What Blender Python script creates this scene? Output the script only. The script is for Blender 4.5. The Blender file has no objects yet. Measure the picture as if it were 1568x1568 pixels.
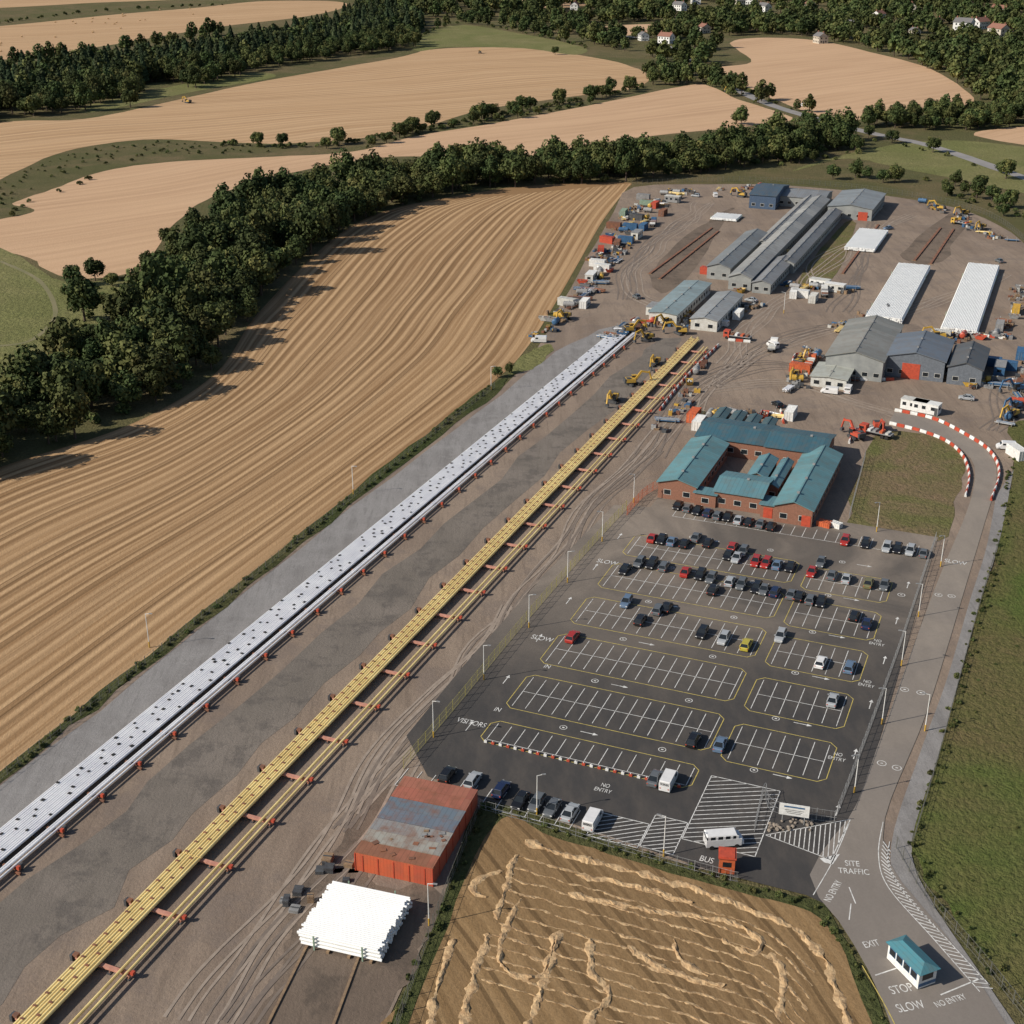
import bpy, bmesh, math, random
from math import radians, sin, cos, pi
from mathutils import Vector, Matrix, noise
from mathutils.geometry import tessellate_polygon
R = random.Random(7)
scene = bpy.context.scene
COL = scene.collection
# ---------------------------------------------------------------- survey -> world
H = 125.0; F = 2084.0; TH = radians(24.15)
def G(u, v, z=0.0):
    x = (u-784)/F; y = -(v-784)/F
    dy = cos(TH)+y*sin(TH); dz = -sin(TH)+y*cos(TH)
    t = (z-H)/dz
    return Vector((x*t, dy*t, z))
AZ = radians(22.25)
AV = Vector((sin(AZ), cos(AZ), 0)); BV = Vector((cos(AZ), -sin(AZ), 0))
O = G(740, 1132)
def L(a, b, z=0): 
    p = O+AV*a+BV*b; return Vector((p.x, p.y, z))

# ---------------------------------------------------------------- materials
MATS = {}
def nodes(name):
    m = bpy.data.materials.new(name); m.use_nodes = True
    nt = m.node_tree; b = nt.nodes['Principled BSDF']
    return m, nt, b
def N(nt, t, **kw):
    n = nt.nodes.new(t)
    for k, v in kw.items():
        if k in n.inputs: n.inputs[k].default_value = v
        else: setattr(n, k, v)
    return n
def mix(nt, fac, a, b):
    n = nt.nodes.new('ShaderNodeMixRGB')
    if isinstance(fac, (int, float)): n.inputs[0].default_value = fac
    else: nt.links.new(fac, n.inputs[0])
    for i, c in ((1, a), (2, b)):
        if isinstance(c, tuple): n.inputs[i].default_value = (*c[:3], 1)
        else: nt.links.new(c, n.inputs[i])
    return n.outputs[0]
def math_(nt, op, a, b=None, clamp=False):
    n = nt.nodes.new('ShaderNodeMath'); n.operation = op; n.use_clamp = clamp
    for i, c in ((0, a), (1, b)):
        if c is None: continue
        if isinstance(c, (int, float)): n.inputs[i].default_value = c
        else: nt.links.new(c, n.inputs[i])
    return n.outputs[0]
def coords(nt, kind='Object', rot=0, scale=(1, 1, 1)):
    t = nt.nodes.new('ShaderNodeTexCoord')
    if rot == 0 and scale == (1, 1, 1): return t.outputs[kind]
    m = nt.nodes.new('ShaderNodeMapping')
    nt.links.new(t.outputs[kind], m.inputs[0])
    m.inputs['Rotation'].default_value = (0, 0, rot); m.inputs['Scale'].default_value = scale
    return m.outputs[0]
def noise_(nt, vec, scale, detail=4, rough=.6, lo=.35, hi=.65, dist=0):
    n = N(nt, 'ShaderNodeTexNoise'); n.inputs['Scale'].default_value = scale
    n.inputs['Detail'].default_value = min(detail, 4); n.inputs['Roughness'].default_value = rough
    n.inputs['Distortion'].default_value = dist
    nt.links.new(vec, n.inputs['Vector'])
    r = N(nt, 'ShaderNodeMapRange'); r.inputs[1].default_value = lo; r.inputs[2].default_value = hi
    nt.links.new(n.outputs[0], r.inputs[0])
    return r.outputs[0]
def bump(nt, b, h, strength, dist=.1):
    n = N(nt, 'ShaderNodeBump'); n.inputs['Strength'].default_value = strength
    n.inputs['Distance'].default_value = dist
    nt.links.new(h, n.inputs['Height']); nt.links.new(n.outputs[0], b.inputs['Normal'])
def pm(name, c1, c2=None, scale=2.0, rough=.7, metal=0, bmp=0, lo=.35, hi=.65):
    if name in MATS: return MATS[name]
    m, nt, b = nodes(name)
    c2 = c2 or tuple(x*.75 for x in c1)
    v = coords(nt)
    f = noise_(nt, v, scale, 3, lo=lo, hi=hi)
    nt.links.new(mix(nt, f, c1, c2), b.inputs['Base Color'])
    b.inputs['Roughness'].default_value = rough; b.inputs['Metallic'].default_value = metal
    if bmp: bump(nt, b, f, bmp)
    MATS[name] = m; return m
def sheet(name, c1, c2, axis=0, pitch=1.0, rough=.55, dirt=(.16, .11, .07), dirtamt=.35):
    """profiled metal sheet: ribs vary along local axis"""
    if name in MATS: return MATS[name]
    m, nt, b = nodes(name)
    v = coords(nt)
    s = N(nt, 'ShaderNodeSeparateXYZ'); nt.links.new(v, s.inputs[0])
    w = math_(nt, 'FRACT', math_(nt, 'MULTIPLY', s.outputs[axis], 1/pitch))
    rib = math_(nt, 'LESS_THAN', w, .16)
    pan = N(nt, 'ShaderNodeTexWhiteNoise', noise_dimensions='1D')
    nt.links.new(math_(nt, 'FLOOR', math_(nt, 'MULTIPLY', s.outputs[axis], 1/(pitch*3))), pan.inputs['W'])
    c = mix(nt, pan.outputs[0], c1, c2)
    c = mix(nt, math_(nt, 'MULTIPLY', rib, .35), c, tuple(x*.45 for x in c1))
    d = noise_(nt, v, .5, 4, .65, .42, .72)
    c = mix(nt, math_(nt, 'MULTIPLY', d, dirtamt), c, dirt)
    nt.links.new(c, b.inputs['Base Color']); b.inputs['Roughness'].default_value = rough
    MATS[name] = m; return m
def foliage(name, c1, c2):
    m, nt, b = nodes(name)
    oi = N(nt, 'ShaderNodeObjectInfo')
    c = mix(nt, oi.outputs['Random'], c1, c2)
    h = N(nt, 'ShaderNodeHueSaturation'); nt.links.new(c, h.inputs['Color'])
    nt.links.new(math_(nt, 'ADD', math_(nt, 'MULTIPLY', math_(nt, 'FRACT', math_(nt, 'MULTIPLY', oi.outputs['Random'], 7.3)), .75), .62), h.inputs['Value'])
    nt.links.new(math_(nt, 'ADD', math_(nt, 'MULTIPLY', oi.outputs['Random'], -.04), .515), h.inputs['Hue'])
    nt.links.new(h.outputs[0], b.inputs['Base Color']); b.inputs['Roughness'].default_value = .8
    b.inputs['Specular IOR Level'].default_value = .15
    return m
def grass(name, c1, c2, c3, s=1.0, big=.012):
    m, nt, b = nodes(name); v = coords(nt)
    a = noise_(nt, v, big, 4, .6, .38, .62, 1.5)
    d = noise_(nt, v, .09*s, 4, .7, .38, .66)
    e = noise_(nt, v, .9*s, 4, .75, .35, .7)
    c = mix(nt, a, c1, c2)
    c = mix(nt, math_(nt, 'MULTIPLY', d, .6), c, c3)
    c = mix(nt, math_(nt, 'MULTIPLY', e, .55), c, tuple(x*.4 for x in c1))
    nt.links.new(c, b.inputs['Base Color']); b.inputs['Roughness'].default_value = .95
    b.inputs['Specular IOR Level'].default_value = .1
    bump(nt, b, e, .8, .4)
    return m
def stubble(name, light, mid, dark, kind='Object', rot=0, pitch=6.0, contrast=.6, wob=6.0, streak=1.0, tram=24.0, finew=.35, wscale=.008, groove=.45):
    m, nt, b = nodes(name); v = coords(nt, kind, rot)
    s = N(nt, 'ShaderNodeSeparateXYZ'); nt.links.new(v, s.inputs[0])
    wn = noise_(nt, v, wscale, 1, .5, 0, 1)
    wf = noise_(nt, v, .12, 2, .6, 0, 1)
    x = math_(nt, 'ADD', s.outputs[0], math_(nt, 'MULTIPLY', wn, wob))
    xr = math_(nt, 'ADD', x, math_(nt, 'MULTIPLY', wf, finew))
    sc = math_(nt, 'MULTIPLY', xr, 1/pitch)
    ph = math_(nt, 'FRACT', sc)
    tri = math_(nt, 'ABSOLUTE', math_(nt, 'SUBTRACT', ph, .5))
    row = N(nt, 'ShaderNodeMapRange'); row.inputs[1].default_value = .08; row.inputs[2].default_value = .2
    row.inputs[3].default_value = 1; row.inputs[4].default_value = 0
    nt.links.new(tri, row.inputs[0])
    gr = N(nt, 'ShaderNodeMapRange'); gr.inputs[1].default_value = .2; gr.inputs[2].default_value = .3
    nt.links.new(tri, gr.inputs[0])
    wnz = N(nt, 'ShaderNodeTexWhiteNoise', noise_dimensions='1D'); nt.links.new(math_(nt, 'FLOOR', sc), wnz.inputs['W'])
    def stretched(sx, sy, lo, hi):
        cmb = N(nt, 'ShaderNodeCombineXYZ')
        nt.links.new(math_(nt, 'MULTIPLY', xr, sx*streak), cmb.inputs[0]); nt.links.new(math_(nt, 'MULTIPLY', s.outputs[1], sy), cmb.inputs[1])
        return noise_(nt, cmb.outputs[0], 1.0, 3, .7, lo, hi)
    st = stretched(.5, .008, .42, .6)
    st2 = stretched(.05, .0025, .38, .62)
    big = noise_(nt, v, .012, 3, .6, .35, .65)
    fine = noise_(nt, v, 1.3, 4, .8, .3, .7)
    c = mix(nt, st2, mid, dark)
    c = mix(nt, math_(nt, 'MULTIPLY', big, .4), c, mid)
    c = mix(nt, math_(nt, 'MULTIPLY', st, .5), c, light)
    c = mix(nt, math_(nt, 'MULTIPLY', math_(nt, 'MULTIPLY', gr.outputs[0], groove), wnz.outputs[0]), c, tuple(q*.62 for q in dark))
    rb = noise_(nt, v, .3, 4, .7, .2, .6)
    am = math_(nt, 'MULTIPLY', math_(nt, 'ADD', math_(nt, 'MULTIPLY', rb, .5), .5), math_(nt, 'ADD', math_(nt, 'MULTIPLY', wnz.outputs[0], .6), .4))
    c = mix(nt, math_(nt, 'MULTIPLY', math_(nt, 'MULTIPLY', row.outputs[0], contrast), am), c, tuple(min(1, q*1.12) for q in light))
    if tram:
        for off in (0, 2.2):
            t = math_(nt, 'FRACT', math_(nt, 'MULTIPLY', math_(nt, 'ADD', xr, off), 1/tram))
            tl = math_(nt, 'LESS_THAN', t, .6/tram)
            c = mix(nt, math_(nt, 'MULTIPLY', tl, .6), c, tuple(q*.55 for q in dark))
    c = mix(nt, math_(nt, 'MULTIPLY', fine, .3), c, tuple(q*.5 for q in dark))
    nt.links.new(c, b.inputs['Base Color']); b.inputs['Roughness'].default_value = .95
    b.inputs['Specular IOR Level'].default_value = .1
    bump(nt, b, fine, .4, .2)
    return m
def dirt(name, c1, c2, c3, rot=AZ, s=1.0, patch=.6):
    m, nt, b = nodes(name); v = coords(nt)
    vs = coords(nt, 'Object', rot, (1, .1, 1))
    a = noise_(nt, v, .02*s, 4, .65, .4, .6, 1.2)
    t = noise_(nt, vs, .2*s, 4, .7, .38, .62)
    t2 = noise_(nt, vs, .8*s, 3, .7, .5, .66)
    d = noise_(nt, v, .09*s, 4, .75, .5, .62)
    e = noise_(nt, v, 1.6*s, 4, .8, .3, .72)
    c = mix(nt, a, c1, c2)
    c = mix(nt, math_(nt, 'MULTIPLY', t, .5), c, tuple(q*1.3 for q in c1))
    c = mix(nt, math_(nt, 'MULTIPLY', t2, .4), c, tuple(q*.55 for q in c2))
    c = mix(nt, math_(nt, 'MULTIPLY', d, patch), c, c3)
    c = mix(nt, math_(nt, 'MULTIPLY', e, .35), c, tuple(q*.5 for q in c2))
    nt.links.new(c, b.inputs['Base Color']); b.inputs['Roughness'].default_value = .92
    b.inputs['Specular IOR Level'].default_value = .2
    bump(nt, b, e, .4, .15)
    return m
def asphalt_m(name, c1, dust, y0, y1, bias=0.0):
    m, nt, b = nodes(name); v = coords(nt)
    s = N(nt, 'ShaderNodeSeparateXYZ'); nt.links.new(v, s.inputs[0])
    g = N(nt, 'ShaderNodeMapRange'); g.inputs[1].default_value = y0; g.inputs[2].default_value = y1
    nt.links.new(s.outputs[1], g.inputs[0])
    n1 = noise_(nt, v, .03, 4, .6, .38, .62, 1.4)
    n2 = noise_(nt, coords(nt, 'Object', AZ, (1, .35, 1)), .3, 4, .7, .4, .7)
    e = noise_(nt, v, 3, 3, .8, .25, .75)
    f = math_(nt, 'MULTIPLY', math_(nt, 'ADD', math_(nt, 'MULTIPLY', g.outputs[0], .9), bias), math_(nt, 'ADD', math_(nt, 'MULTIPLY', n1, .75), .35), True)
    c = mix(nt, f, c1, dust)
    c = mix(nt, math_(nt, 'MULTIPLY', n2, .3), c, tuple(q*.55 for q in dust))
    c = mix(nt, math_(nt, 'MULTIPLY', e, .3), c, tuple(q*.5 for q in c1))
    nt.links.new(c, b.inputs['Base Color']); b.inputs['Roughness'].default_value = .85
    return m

white = pm('white_paint', (.78, .78, .76), (.62, .62, .6), 1.5, .5)
offwh = pm('off_white', (.6, .6, .57), (.45, .44, .4), 1.0, .6)
black = pm('black_rubber', (.02, .02, .02), None, 3, .8)
glass = pm('dark_glass', (.02, .025, .03), None, 1, .08)
red = pm('red_paint', (.52, .08, .04), (.38, .065, .035), 1.5, .5)
orange = pm('orange_paint', (.6, .14, .05), (.42, .09, .035), 1.2, .55)
yellow = pm('yellow_paint', (.58, .36, .05), (.42, .26, .05), 1.2, .5)
blue = pm('blue_paint', (.05, .14, .28), (.04, .1, .19), 1.2, .5)
green = pm('green_paint', (.25, .34, .27), (.2, .28, .2), 1.2, .6)
grey = pm('grey_paint', (.3, .3, .3), (.2, .2, .2), 1.2, .6)
dgrey = pm('dark_grey', (.08, .085, .09), (.05, .05, .055), 1.2, .6)
rust = pm('rusty_steel', (.26, .11, .06), (.15, .075, .05), .8, .85)
wood = pm('timber', (.28, .19, .11), (.18, .12, .08), 1.5, .85)
steel = pm('galvanised', (.42, .43, .43), (.3, .3, .3), 2, .45, .3)
brick = pm('brick_wall', (.28, .13, .085), (.21, .1, .065), 3, .85)
pink = pm('beam_red', (.58, .29, .21), (.42, .19, .14), 1.2, .7)
pipey = pm('pipe_yellow', (.84, .67, .30), (.70, .53, .22), .25, .5)
pipew = pm('pipe_white', (.88, .88, .89), (.76, .76, .79), .3, .45)
paintw = pm('marking_white', (.7, .7, .68), (.3, .29, .28), 1.5, .7, lo=.42, hi=.8)
painty = pm('marking_yellow', (.6, .48, .12), (.32, .26, .1), 1.5, .7, lo=.4, hi=.75)

# ---------------------------------------------------------------- mesh builder
class MB:
    def __init__(s): s.v = []; s.f = []; s.m = []; s.mats = []
    def mi(s, m):
        if m not in s.mats: s.mats.append(m)
        return s.mats.index(m)
    def add(s, vs, fs, m):
        o = len(s.v); s.v += [tuple(x) for x in vs]; i = s.mi(m)
        for f in fs: s.f.append([o+k for k in f]); s.m.append(i)
    def box(s, c, d, m, rz=0, rx=0, taper=1.0):
        hx, hy, hz = d[0]/2, d[1]/2, d[2]/2
        vs = []
        M = Matrix.Rotation(rz, 3, 'Z') @ Matrix.Rotation(rx, 3, 'X')
        for z in (-1, 1):
            k = taper if z > 0 else 1
            for x, y in ((-1, -1), (1, -1), (1, 1), (-1, 1)):
                vs.append(Vector(c)+M @ Vector((x*hx*k, y*hy*k, z*hz)))
        s.add(vs, [(3, 2, 1, 0), (4, 5, 6, 7), (0, 1, 5, 4), (1, 2, 6, 5), (2, 3, 7, 6), (3, 0, 4, 7)], m)
    def beam(s, p, q, w, h, m):
        p = Vector(p); q = Vector(q); d = (q-p).normalized()
        up = Vector((0, 0, 1)) if abs(d.z) < .95 else Vector((0, 1, 0))
        x = d.cross(up).normalized(); y = x.cross(d).normalized()
        vs = [c+x*a*w/2+y*b*h/2 for c in (p, q) for a, b in ((-1, -1), (1, -1), (1, 1), (-1, 1))]
        s.add(vs, [(0, 1, 2, 3), (7, 6, 5, 4), (0, 4, 5, 1), (1, 5, 6, 2), (2, 6, 7, 3), (3, 7, 4, 0)], m)
    def cyl(s, p, q, r, m, n=8, r2=None, caps=True):
        p = Vector(p); q = Vector(q); d = (q-p).normalized(); r2 = r if r2 is None else r2
        up = Vector((0, 0, 1)) if abs(d.z) < .95 else Vector((0, 1, 0))
        x = d.cross(up).normalized(); y = x.cross(d)
        vs = [c+(x*cos(2*pi*i/n)+y*sin(2*pi*i/n))*rr for c, rr in ((p, r), (q, r2)) for i in range(n)]
        fs = [(i, (i+1) % n, n+(i+1) % n, n+i) for i in range(n)]
        if caps: fs += [tuple(range(n-1, -1, -1)), tuple(range(n, 2*n))]
        s.add(vs, fs, m)
    def mesh(s, name):
        me = bpy.data.meshes.new(name); me.from_pydata(s.v, [], s.f)
        for m in s.mats: me.materials.append(m)
        me.polygons.foreach_set('material_index', s.m); me.update()
        return me
    def obj(s, name, loc=(0, 0, 0), rz=0, parent=None):
        return place(s.mesh(name), name, loc, rz, 1, parent)
def place(me, name, loc, rz=0, sc=1, parent=None):
    o = bpy.data.objects.new(name, me); o.location = loc; o.rotation_euler = (0, 0, rz)
    o.scale = (sc,)*3 if isinstance(sc, (int, float)) else sc
    COL.objects.link(o)
    if parent: o.parent = parent
    return o
def empty(name):
    o = bpy.data.objects.new(name, None); COL.objects.link(o); return o

# ---------------------------------------------------------------- sheets
def smooth(pts, n=6, closed=True):
    out = []; k = len(pts)
    rng = range(k if closed else k-1)
    g = (lambda i: pts[i % k]) if closed else (lambda i: pts[max(0, min(k-1, i))])
    for i in rng:
        a, b, c, d = [Vector(g(i+j)) for j in (-1, 0, 1, 2)]
        for s in range(n):
            t = s/n
            out.append(.5*((2*b)+(c-a)*t+(2*a-5*b+4*c-d)*t*t+(3*b-a-3*c+d)*t**3))
    if not closed: out.append(Vector(pts[-1]))
    return out
def fill(name, pts, m, z, jit=0.0):
    P = [Vector((p.x, p.y, z)) for p in pts]
    if jit:
        P = [Vector((p.x+noise.noise((p.x*.2, p.y*.2, 1))*jit*2, p.y+noise.noise((p.x*.2, p.y*.2, 9))*jit*2, z)) for p in P]
    tris = tessellate_polygon([P])
    me = bpy.data.meshes.new(name); me.from_pydata([tuple(p) for p in P], [], [tuple(t) for t in tris])
    me.materials.append(m); me.update()
    o = place(me, name, (0, 0, 0))
    bm = bmesh.new(); bm.from_mesh(me)
    for f in bm.faces:
        f.normal_update()
        if f.normal.z < 0: f.normal_flip()
    bm.to_mesh(me); bm.free()
    return o
def poly(name, px, m, z, sm=True, jit=.8, n=6):
    P = [G(*p) for p in px]
    return fill(name, smooth(P, n) if sm else P, m, z, jit if sm else 0)
def resample(pts, n):
    P = smooth([G(*p) for p in pts], 8, False)
    d = [0]
    for a, b in zip(P, P[1:]): d.append(d[-1]+(b-a).length)
    out = []; j = 0
    for i in range(n):
        t = d[-1]*i/(n-1)
        while j < len(d)-2 and d[j+1] < t: j += 1
        k = (t-d[j])/max(1e-6, d[j+1]-d[j]); out.append(P[j].lerp(P[j+1], k))
    return out, d[-1]
def ruled(name, left, right, m, z, W, n=90, mm=24):
    A, la = resample(left, n); B, lb = resample(right, n)
    vs = []; uv = []
    for i in range(n):
        for j in range(mm+1):
            t = j/mm; p = A[i].lerp(B[i], t); vs.append((p.x, p.y, z)); uv.append((W*t, (la+lb)/2*i/(n-1)))
    fs = [(i*(mm+1)+j, i*(mm+1)+j+1, (i+1)*(mm+1)+j+1, (i+1)*(mm+1)+j) for i in range(n-1) for j in range(mm)]
    me = bpy.data.meshes.new(name); me.from_pydata(vs, [], fs); me.materials.append(m)
    l = me.uv_layers.new(name='UVMap')
    for lp in me.loops: l.data[lp.index].uv = uv[lp.vertex_index]
    me.update()
    if me.polygons[0].normal.z < 0: me.flip_normals()
    return place(me, name, (0, 0, 0))
def strip_mesh(P, w, z, off=0):
    vs = []
    for i, p in enumerate(P):
        d = (P[min(i+1, len(P)-1)]-P[max(i-1, 0)]).normalized(); n = Vector((d.y, -d.x, 0)); p = p+n*off
        ww = w*(1+.3*noise.noise((p.x*.15, p.y*.15, 3)))
        vs += [(p.x-n.x*ww/2, p.y-n.y*ww/2, z), (p.x+n.x*ww/2, p.y+n.y*ww/2, z)]
    return vs, [(2*i, 2*i+1, 2*i+3, 2*i+2) for i in range(len(P)-1)]
def ribbon(name, px, w, m, z, world=False):
    P = smooth(px if world else [G(*p) for p in px], 8, False)
    vs, fs = strip_mesh(P, w, z)
    me = bpy.data.meshes.new(name); me.from_pydata(vs, [], fs); me.materials.append(m); me.update()
    return place(me, name, (0, 0, 0))

m_ground = grass('meadow_ground', (.13, .125, .055), (.21, .16, .09), (.10, .105, .045))
m_green = grass('green_pasture', (.19, .2, .075), (.26, .235, .11), (.15, .155, .06), .6)
m_rough = grass('rough_grass', (.10, .145, .035), (.17, .13, .065), (.145, .135, .05), big=.016)
m_lawn = grass('lawn', (.16, .165, .06), (.25, .175, .11), (.17, .15, .07), big=.05)
m_verge = grass('verge', (.07, .09, .03), (.13, .12, .055), (.05, .062, .022))
tanL, tanM, tanD = (.64, .45, .28), (.52, .34, .195), (.42, .265, .145)
m_main = stubble('stubble_main', (.60, .41, .235), (.38, .235, .12), (.255, .15, .075), 'UV', 0, 5.4, .75, 9, 1, 27, .3, .008, .6)
m_far1 = stubble('stubble_far', tanL, tanM, tanD, 'Object', radians(60), 9, .35, 90, .6, 30, 1, .004, .25)
m_far2 = stubble('stubble_far_smooth', (.66, .45, .29), (.58, .385, .24), (.5, .325, .2), 'Object', radians(50), 12, .12, 60, .5, 0, 1, .004, .1)
m_front = stubble('stubble_front', (.36, .24, .125), (.29, .185, .09), (.19, .12, .06), 'Object', radians(-28), 2.4, .3, 26, 1.8, 9, .6, .012, .3)
m_dirt = dirt('site_dirt', (.285, .222, .172), (.215, .165, .13), (.19, .155, .135), patch=.5)
m_mud = dirt('site_dark_mud', (.165, .145, .125), (.22, .19, .165), (.095, .086, .08), s=1.6)
m_dark = dirt('dark_soil', (.15, .115, .09), (.2, .155, .12), (.08, .066, .055), s=1.4)
m_gravel = dirt('grey_gravel', (.27, .26, .255), (.21, .2, .195), (.32, .31, .305), s=2, patch=.5)
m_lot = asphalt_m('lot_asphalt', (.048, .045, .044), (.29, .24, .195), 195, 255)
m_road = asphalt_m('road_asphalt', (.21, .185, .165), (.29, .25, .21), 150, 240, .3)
m_far_road = pm('far_road_surface', (.3, .28, .27), (.24, .23, .22), .1)

fill('ground', [Vector((-9000, -600, 0)), Vector((9000, -600, 0)), Vector((9000, 20000, 0)), Vector((-9000, 20000, 0))], m_ground, 0)
# far fields
poly('stubble_field', [(-200, 18), (0, 12), (150, 4), (330, -4), (470, -22), (200, -60), (-300, -50)], m_far1, .05)
poly('stubble_field', [(-200, 55), (0, 40), (180, 22), (300, 12), (400, 2), (510, 2), (530, 10), (470, 25), (330, 42), (150, 72), (0, 92), (-200, 115)], m_far1, .07)
poly('stubble_field', [(-150, 225), (0, 188), (130, 182), (250, 158), (400, 125), (600, 90), (670, 75), (800, 74), (930, 92), (990, 113), (975, 134), (860, 150), (740, 168), (630, 200), (530, 214), (430, 220), (350, 218), (220, 214), (100, 232), (0, 275), (-150, 345)], m_far1, .05)
poly('stubble_field', [(-100, 345), (0, 336), (55, 322), (20, 312), (80, 290), (160, 262), (260, 248), (420, 240), (540, 232), (640, 208), (760, 188), (900, 162), (1030, 135), (1080, 130), (1130, 152), (1212, 180), (1160, 192), (1000, 208), (880, 226), (780, 245), (600, 240), (440, 266), (330, 300), (270, 340), (235, 385), (205, 415), (150, 426), (90, 422), (30, 390), (-100, 370)], m_far2, .05)
poly('stubble_field', [(1078, 106), (1150, 95), (1118, 66), (1160, 58), (1250, 62), (1350, 84), (1430, 108), (1490, 150), (1462, 166), (1390, 172), (1290, 184), (1210, 162), (1130, 128)], m_far2, .05)
poly('stubble_field', [(905, 43), (960, 38), (1012, 38), (985, 50), (930, 56)], m_far2, .05)
poly('stubble_field', [(1490, 205), (1568, 194), (1700, 195), (1700, 240), (1568, 222)], m_far2, .05)
poly('stubble_field', [(760, 6), (840, -6), (900, 6), (850, 12)], m_far2, .05)
poly('pasture', [(630, 60), (700, 38), (800, 52), (892, 72), (880, 84), (800, 74), (690, 72), (640, 78)], m_green, .06)
poly('pasture', [(1215, 262), (1300, 243), (1400, 262), (1568, 296), (1750, 340), (1750, 255), (1568, 225), (1450, 215), (1350, 225), (1260, 245)], m_green, .06)
poly('pasture', [(140, 160), (250, 135), (380, 112), (420, 118), (300, 140), (140, 172)], m_green, .06)
poly('pasture', [(-100, 385), (0, 380), (100, 432), (200, 425), (180, 470), (100, 540), (0, 600), (-100, 650)], m_green, .06)
tk = pm('track_soil', (.22, .19, .10), (.17, .16, .07), .1)
ribbon('farm_track', [(0, 400), (60, 430), (85, 480), (50, 520), (0, 530)], 1.6, tk, .09)
ribbon('country_road', [(1075, 108), (1150, 148), (1215, 172), (1330, 203), (1430, 225), (1568, 272), (1750, 330)], 8, m_far_road, .12)
ribbon('country_road', [(905, 52), (990, 60), (1050, 85), (1080, 108)], 7, m_far_road, .12)
# main field
ruled('stubble_field', [(-350, 850), (-150, 780), (0, 716), (200, 650), (330, 572), (395, 480), (500, 374), (570, 330), (640, 312)],
      [(-350, 1470), (0, 1186), (200, 1030), (400, 872), (600, 708), (752, 588), (805, 535), (850, 465), (890, 395), (925, 335), (966, 281)], m_main, .05, 150)
poly('stubble_field', [(600, 322), (700, 300), (820, 284), (966, 280), (900, 300), (750, 318)], m_main, .04)
# site
poly('site_ground', [(-400, 1530), (0, 1196), (300, 962), (600, 722), (765, 596), (815, 545), (858, 470), (900, 395), (940, 325), (970, 287), (1090, 282), (1200, 284), (1330, 296), (1460, 318), (1530, 345), (1580, 385), (1640, 470), (1640, 650), (1560, 690), (1545, 760), (1500, 900), (1460, 1050), (1400, 1290), (1310, 1330), (1130, 1340), (950, 1290), (770, 1235), (735, 1235), (690, 1350), (640, 1460), (585, 1600), (520, 1750), (-400, 1750)], m_dirt, .08, True, .6, 3)
poly('gravel_strip', [(-400, 1545), (0, 1205), (300, 970), (600, 730), (765, 606), (850, 540), (935, 500), (935, 515), (800, 628), (400, 962), (0, 1296), (-400, 1640)], m_gravel, .10, True, .8, 4)
poly('mud_strip', [(-300, 1640), (0, 1392), (300, 1140), (600, 880), (800, 700), (960, 560), (1010, 520), (1040, 530), (900, 660), (700, 850), (500, 1050), (250, 1290), (0, 1530), (-300, 1800)], m_mud, .10, True, 1.5, 5)
poly('mud_patch', [(430, 1390), (500, 1330), (560, 1350), (680, 1370), (650, 1450), (600, 1560), (560, 1660), (330, 1660), (400, 1540), (440, 1450)], m_dark, .10, True, 1.5, 5)
poly('mud_patch', [(560, 1235), (620, 1195), (545, 1300), (540, 1340), (505, 1330)], m_dark, .10, True, 1, 5)
poly('mud_patch', [(1010, 400), (1080, 340), (1120, 320), (1090, 370), (1040, 440), (1000, 440)], m_dark, .10, True, 1.5, 5)
poly('mud_patch', [(1380, 390), (1450, 330), (1480, 340), (1440, 400)], m_dark, .10, True, 1.5, 5)
poly('grass_verge', [(-300, 1425), (0, 1182), (300, 944), (600, 705), (752, 590), (765, 597), (600, 726), (300, 964), (0, 1200), (-300, 1450)], m_verge, .12, True, .8, 8)
poly('grass_verge', [(775, 575), (800, 545), (835, 528), (848, 538), (815, 565), (785, 575)], m_green, .12)
poly('grass_verge', [(1225, 425), (1290, 345), (1310, 348), (1275, 430), (1240, 435)], m_lawn, .12)
poly('lawn', [(1300, 800), (1328, 690), (1350, 662), (1420, 665), (1465, 685), (1478, 715), (1465, 770), (1440, 828), (1360, 812)], m_lawn, .12)
poly('rough_grassland', [(1600, 640), (1555, 700), (1535, 800), (1500, 930), (1470, 1040), (1430, 1180), (1395, 1290), (1420, 1345), (1480, 1430), (1560, 1530), (1640, 1640), (2200, 1640), (2200, 640)], m_rough, .11, True, .8, 6)
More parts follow.
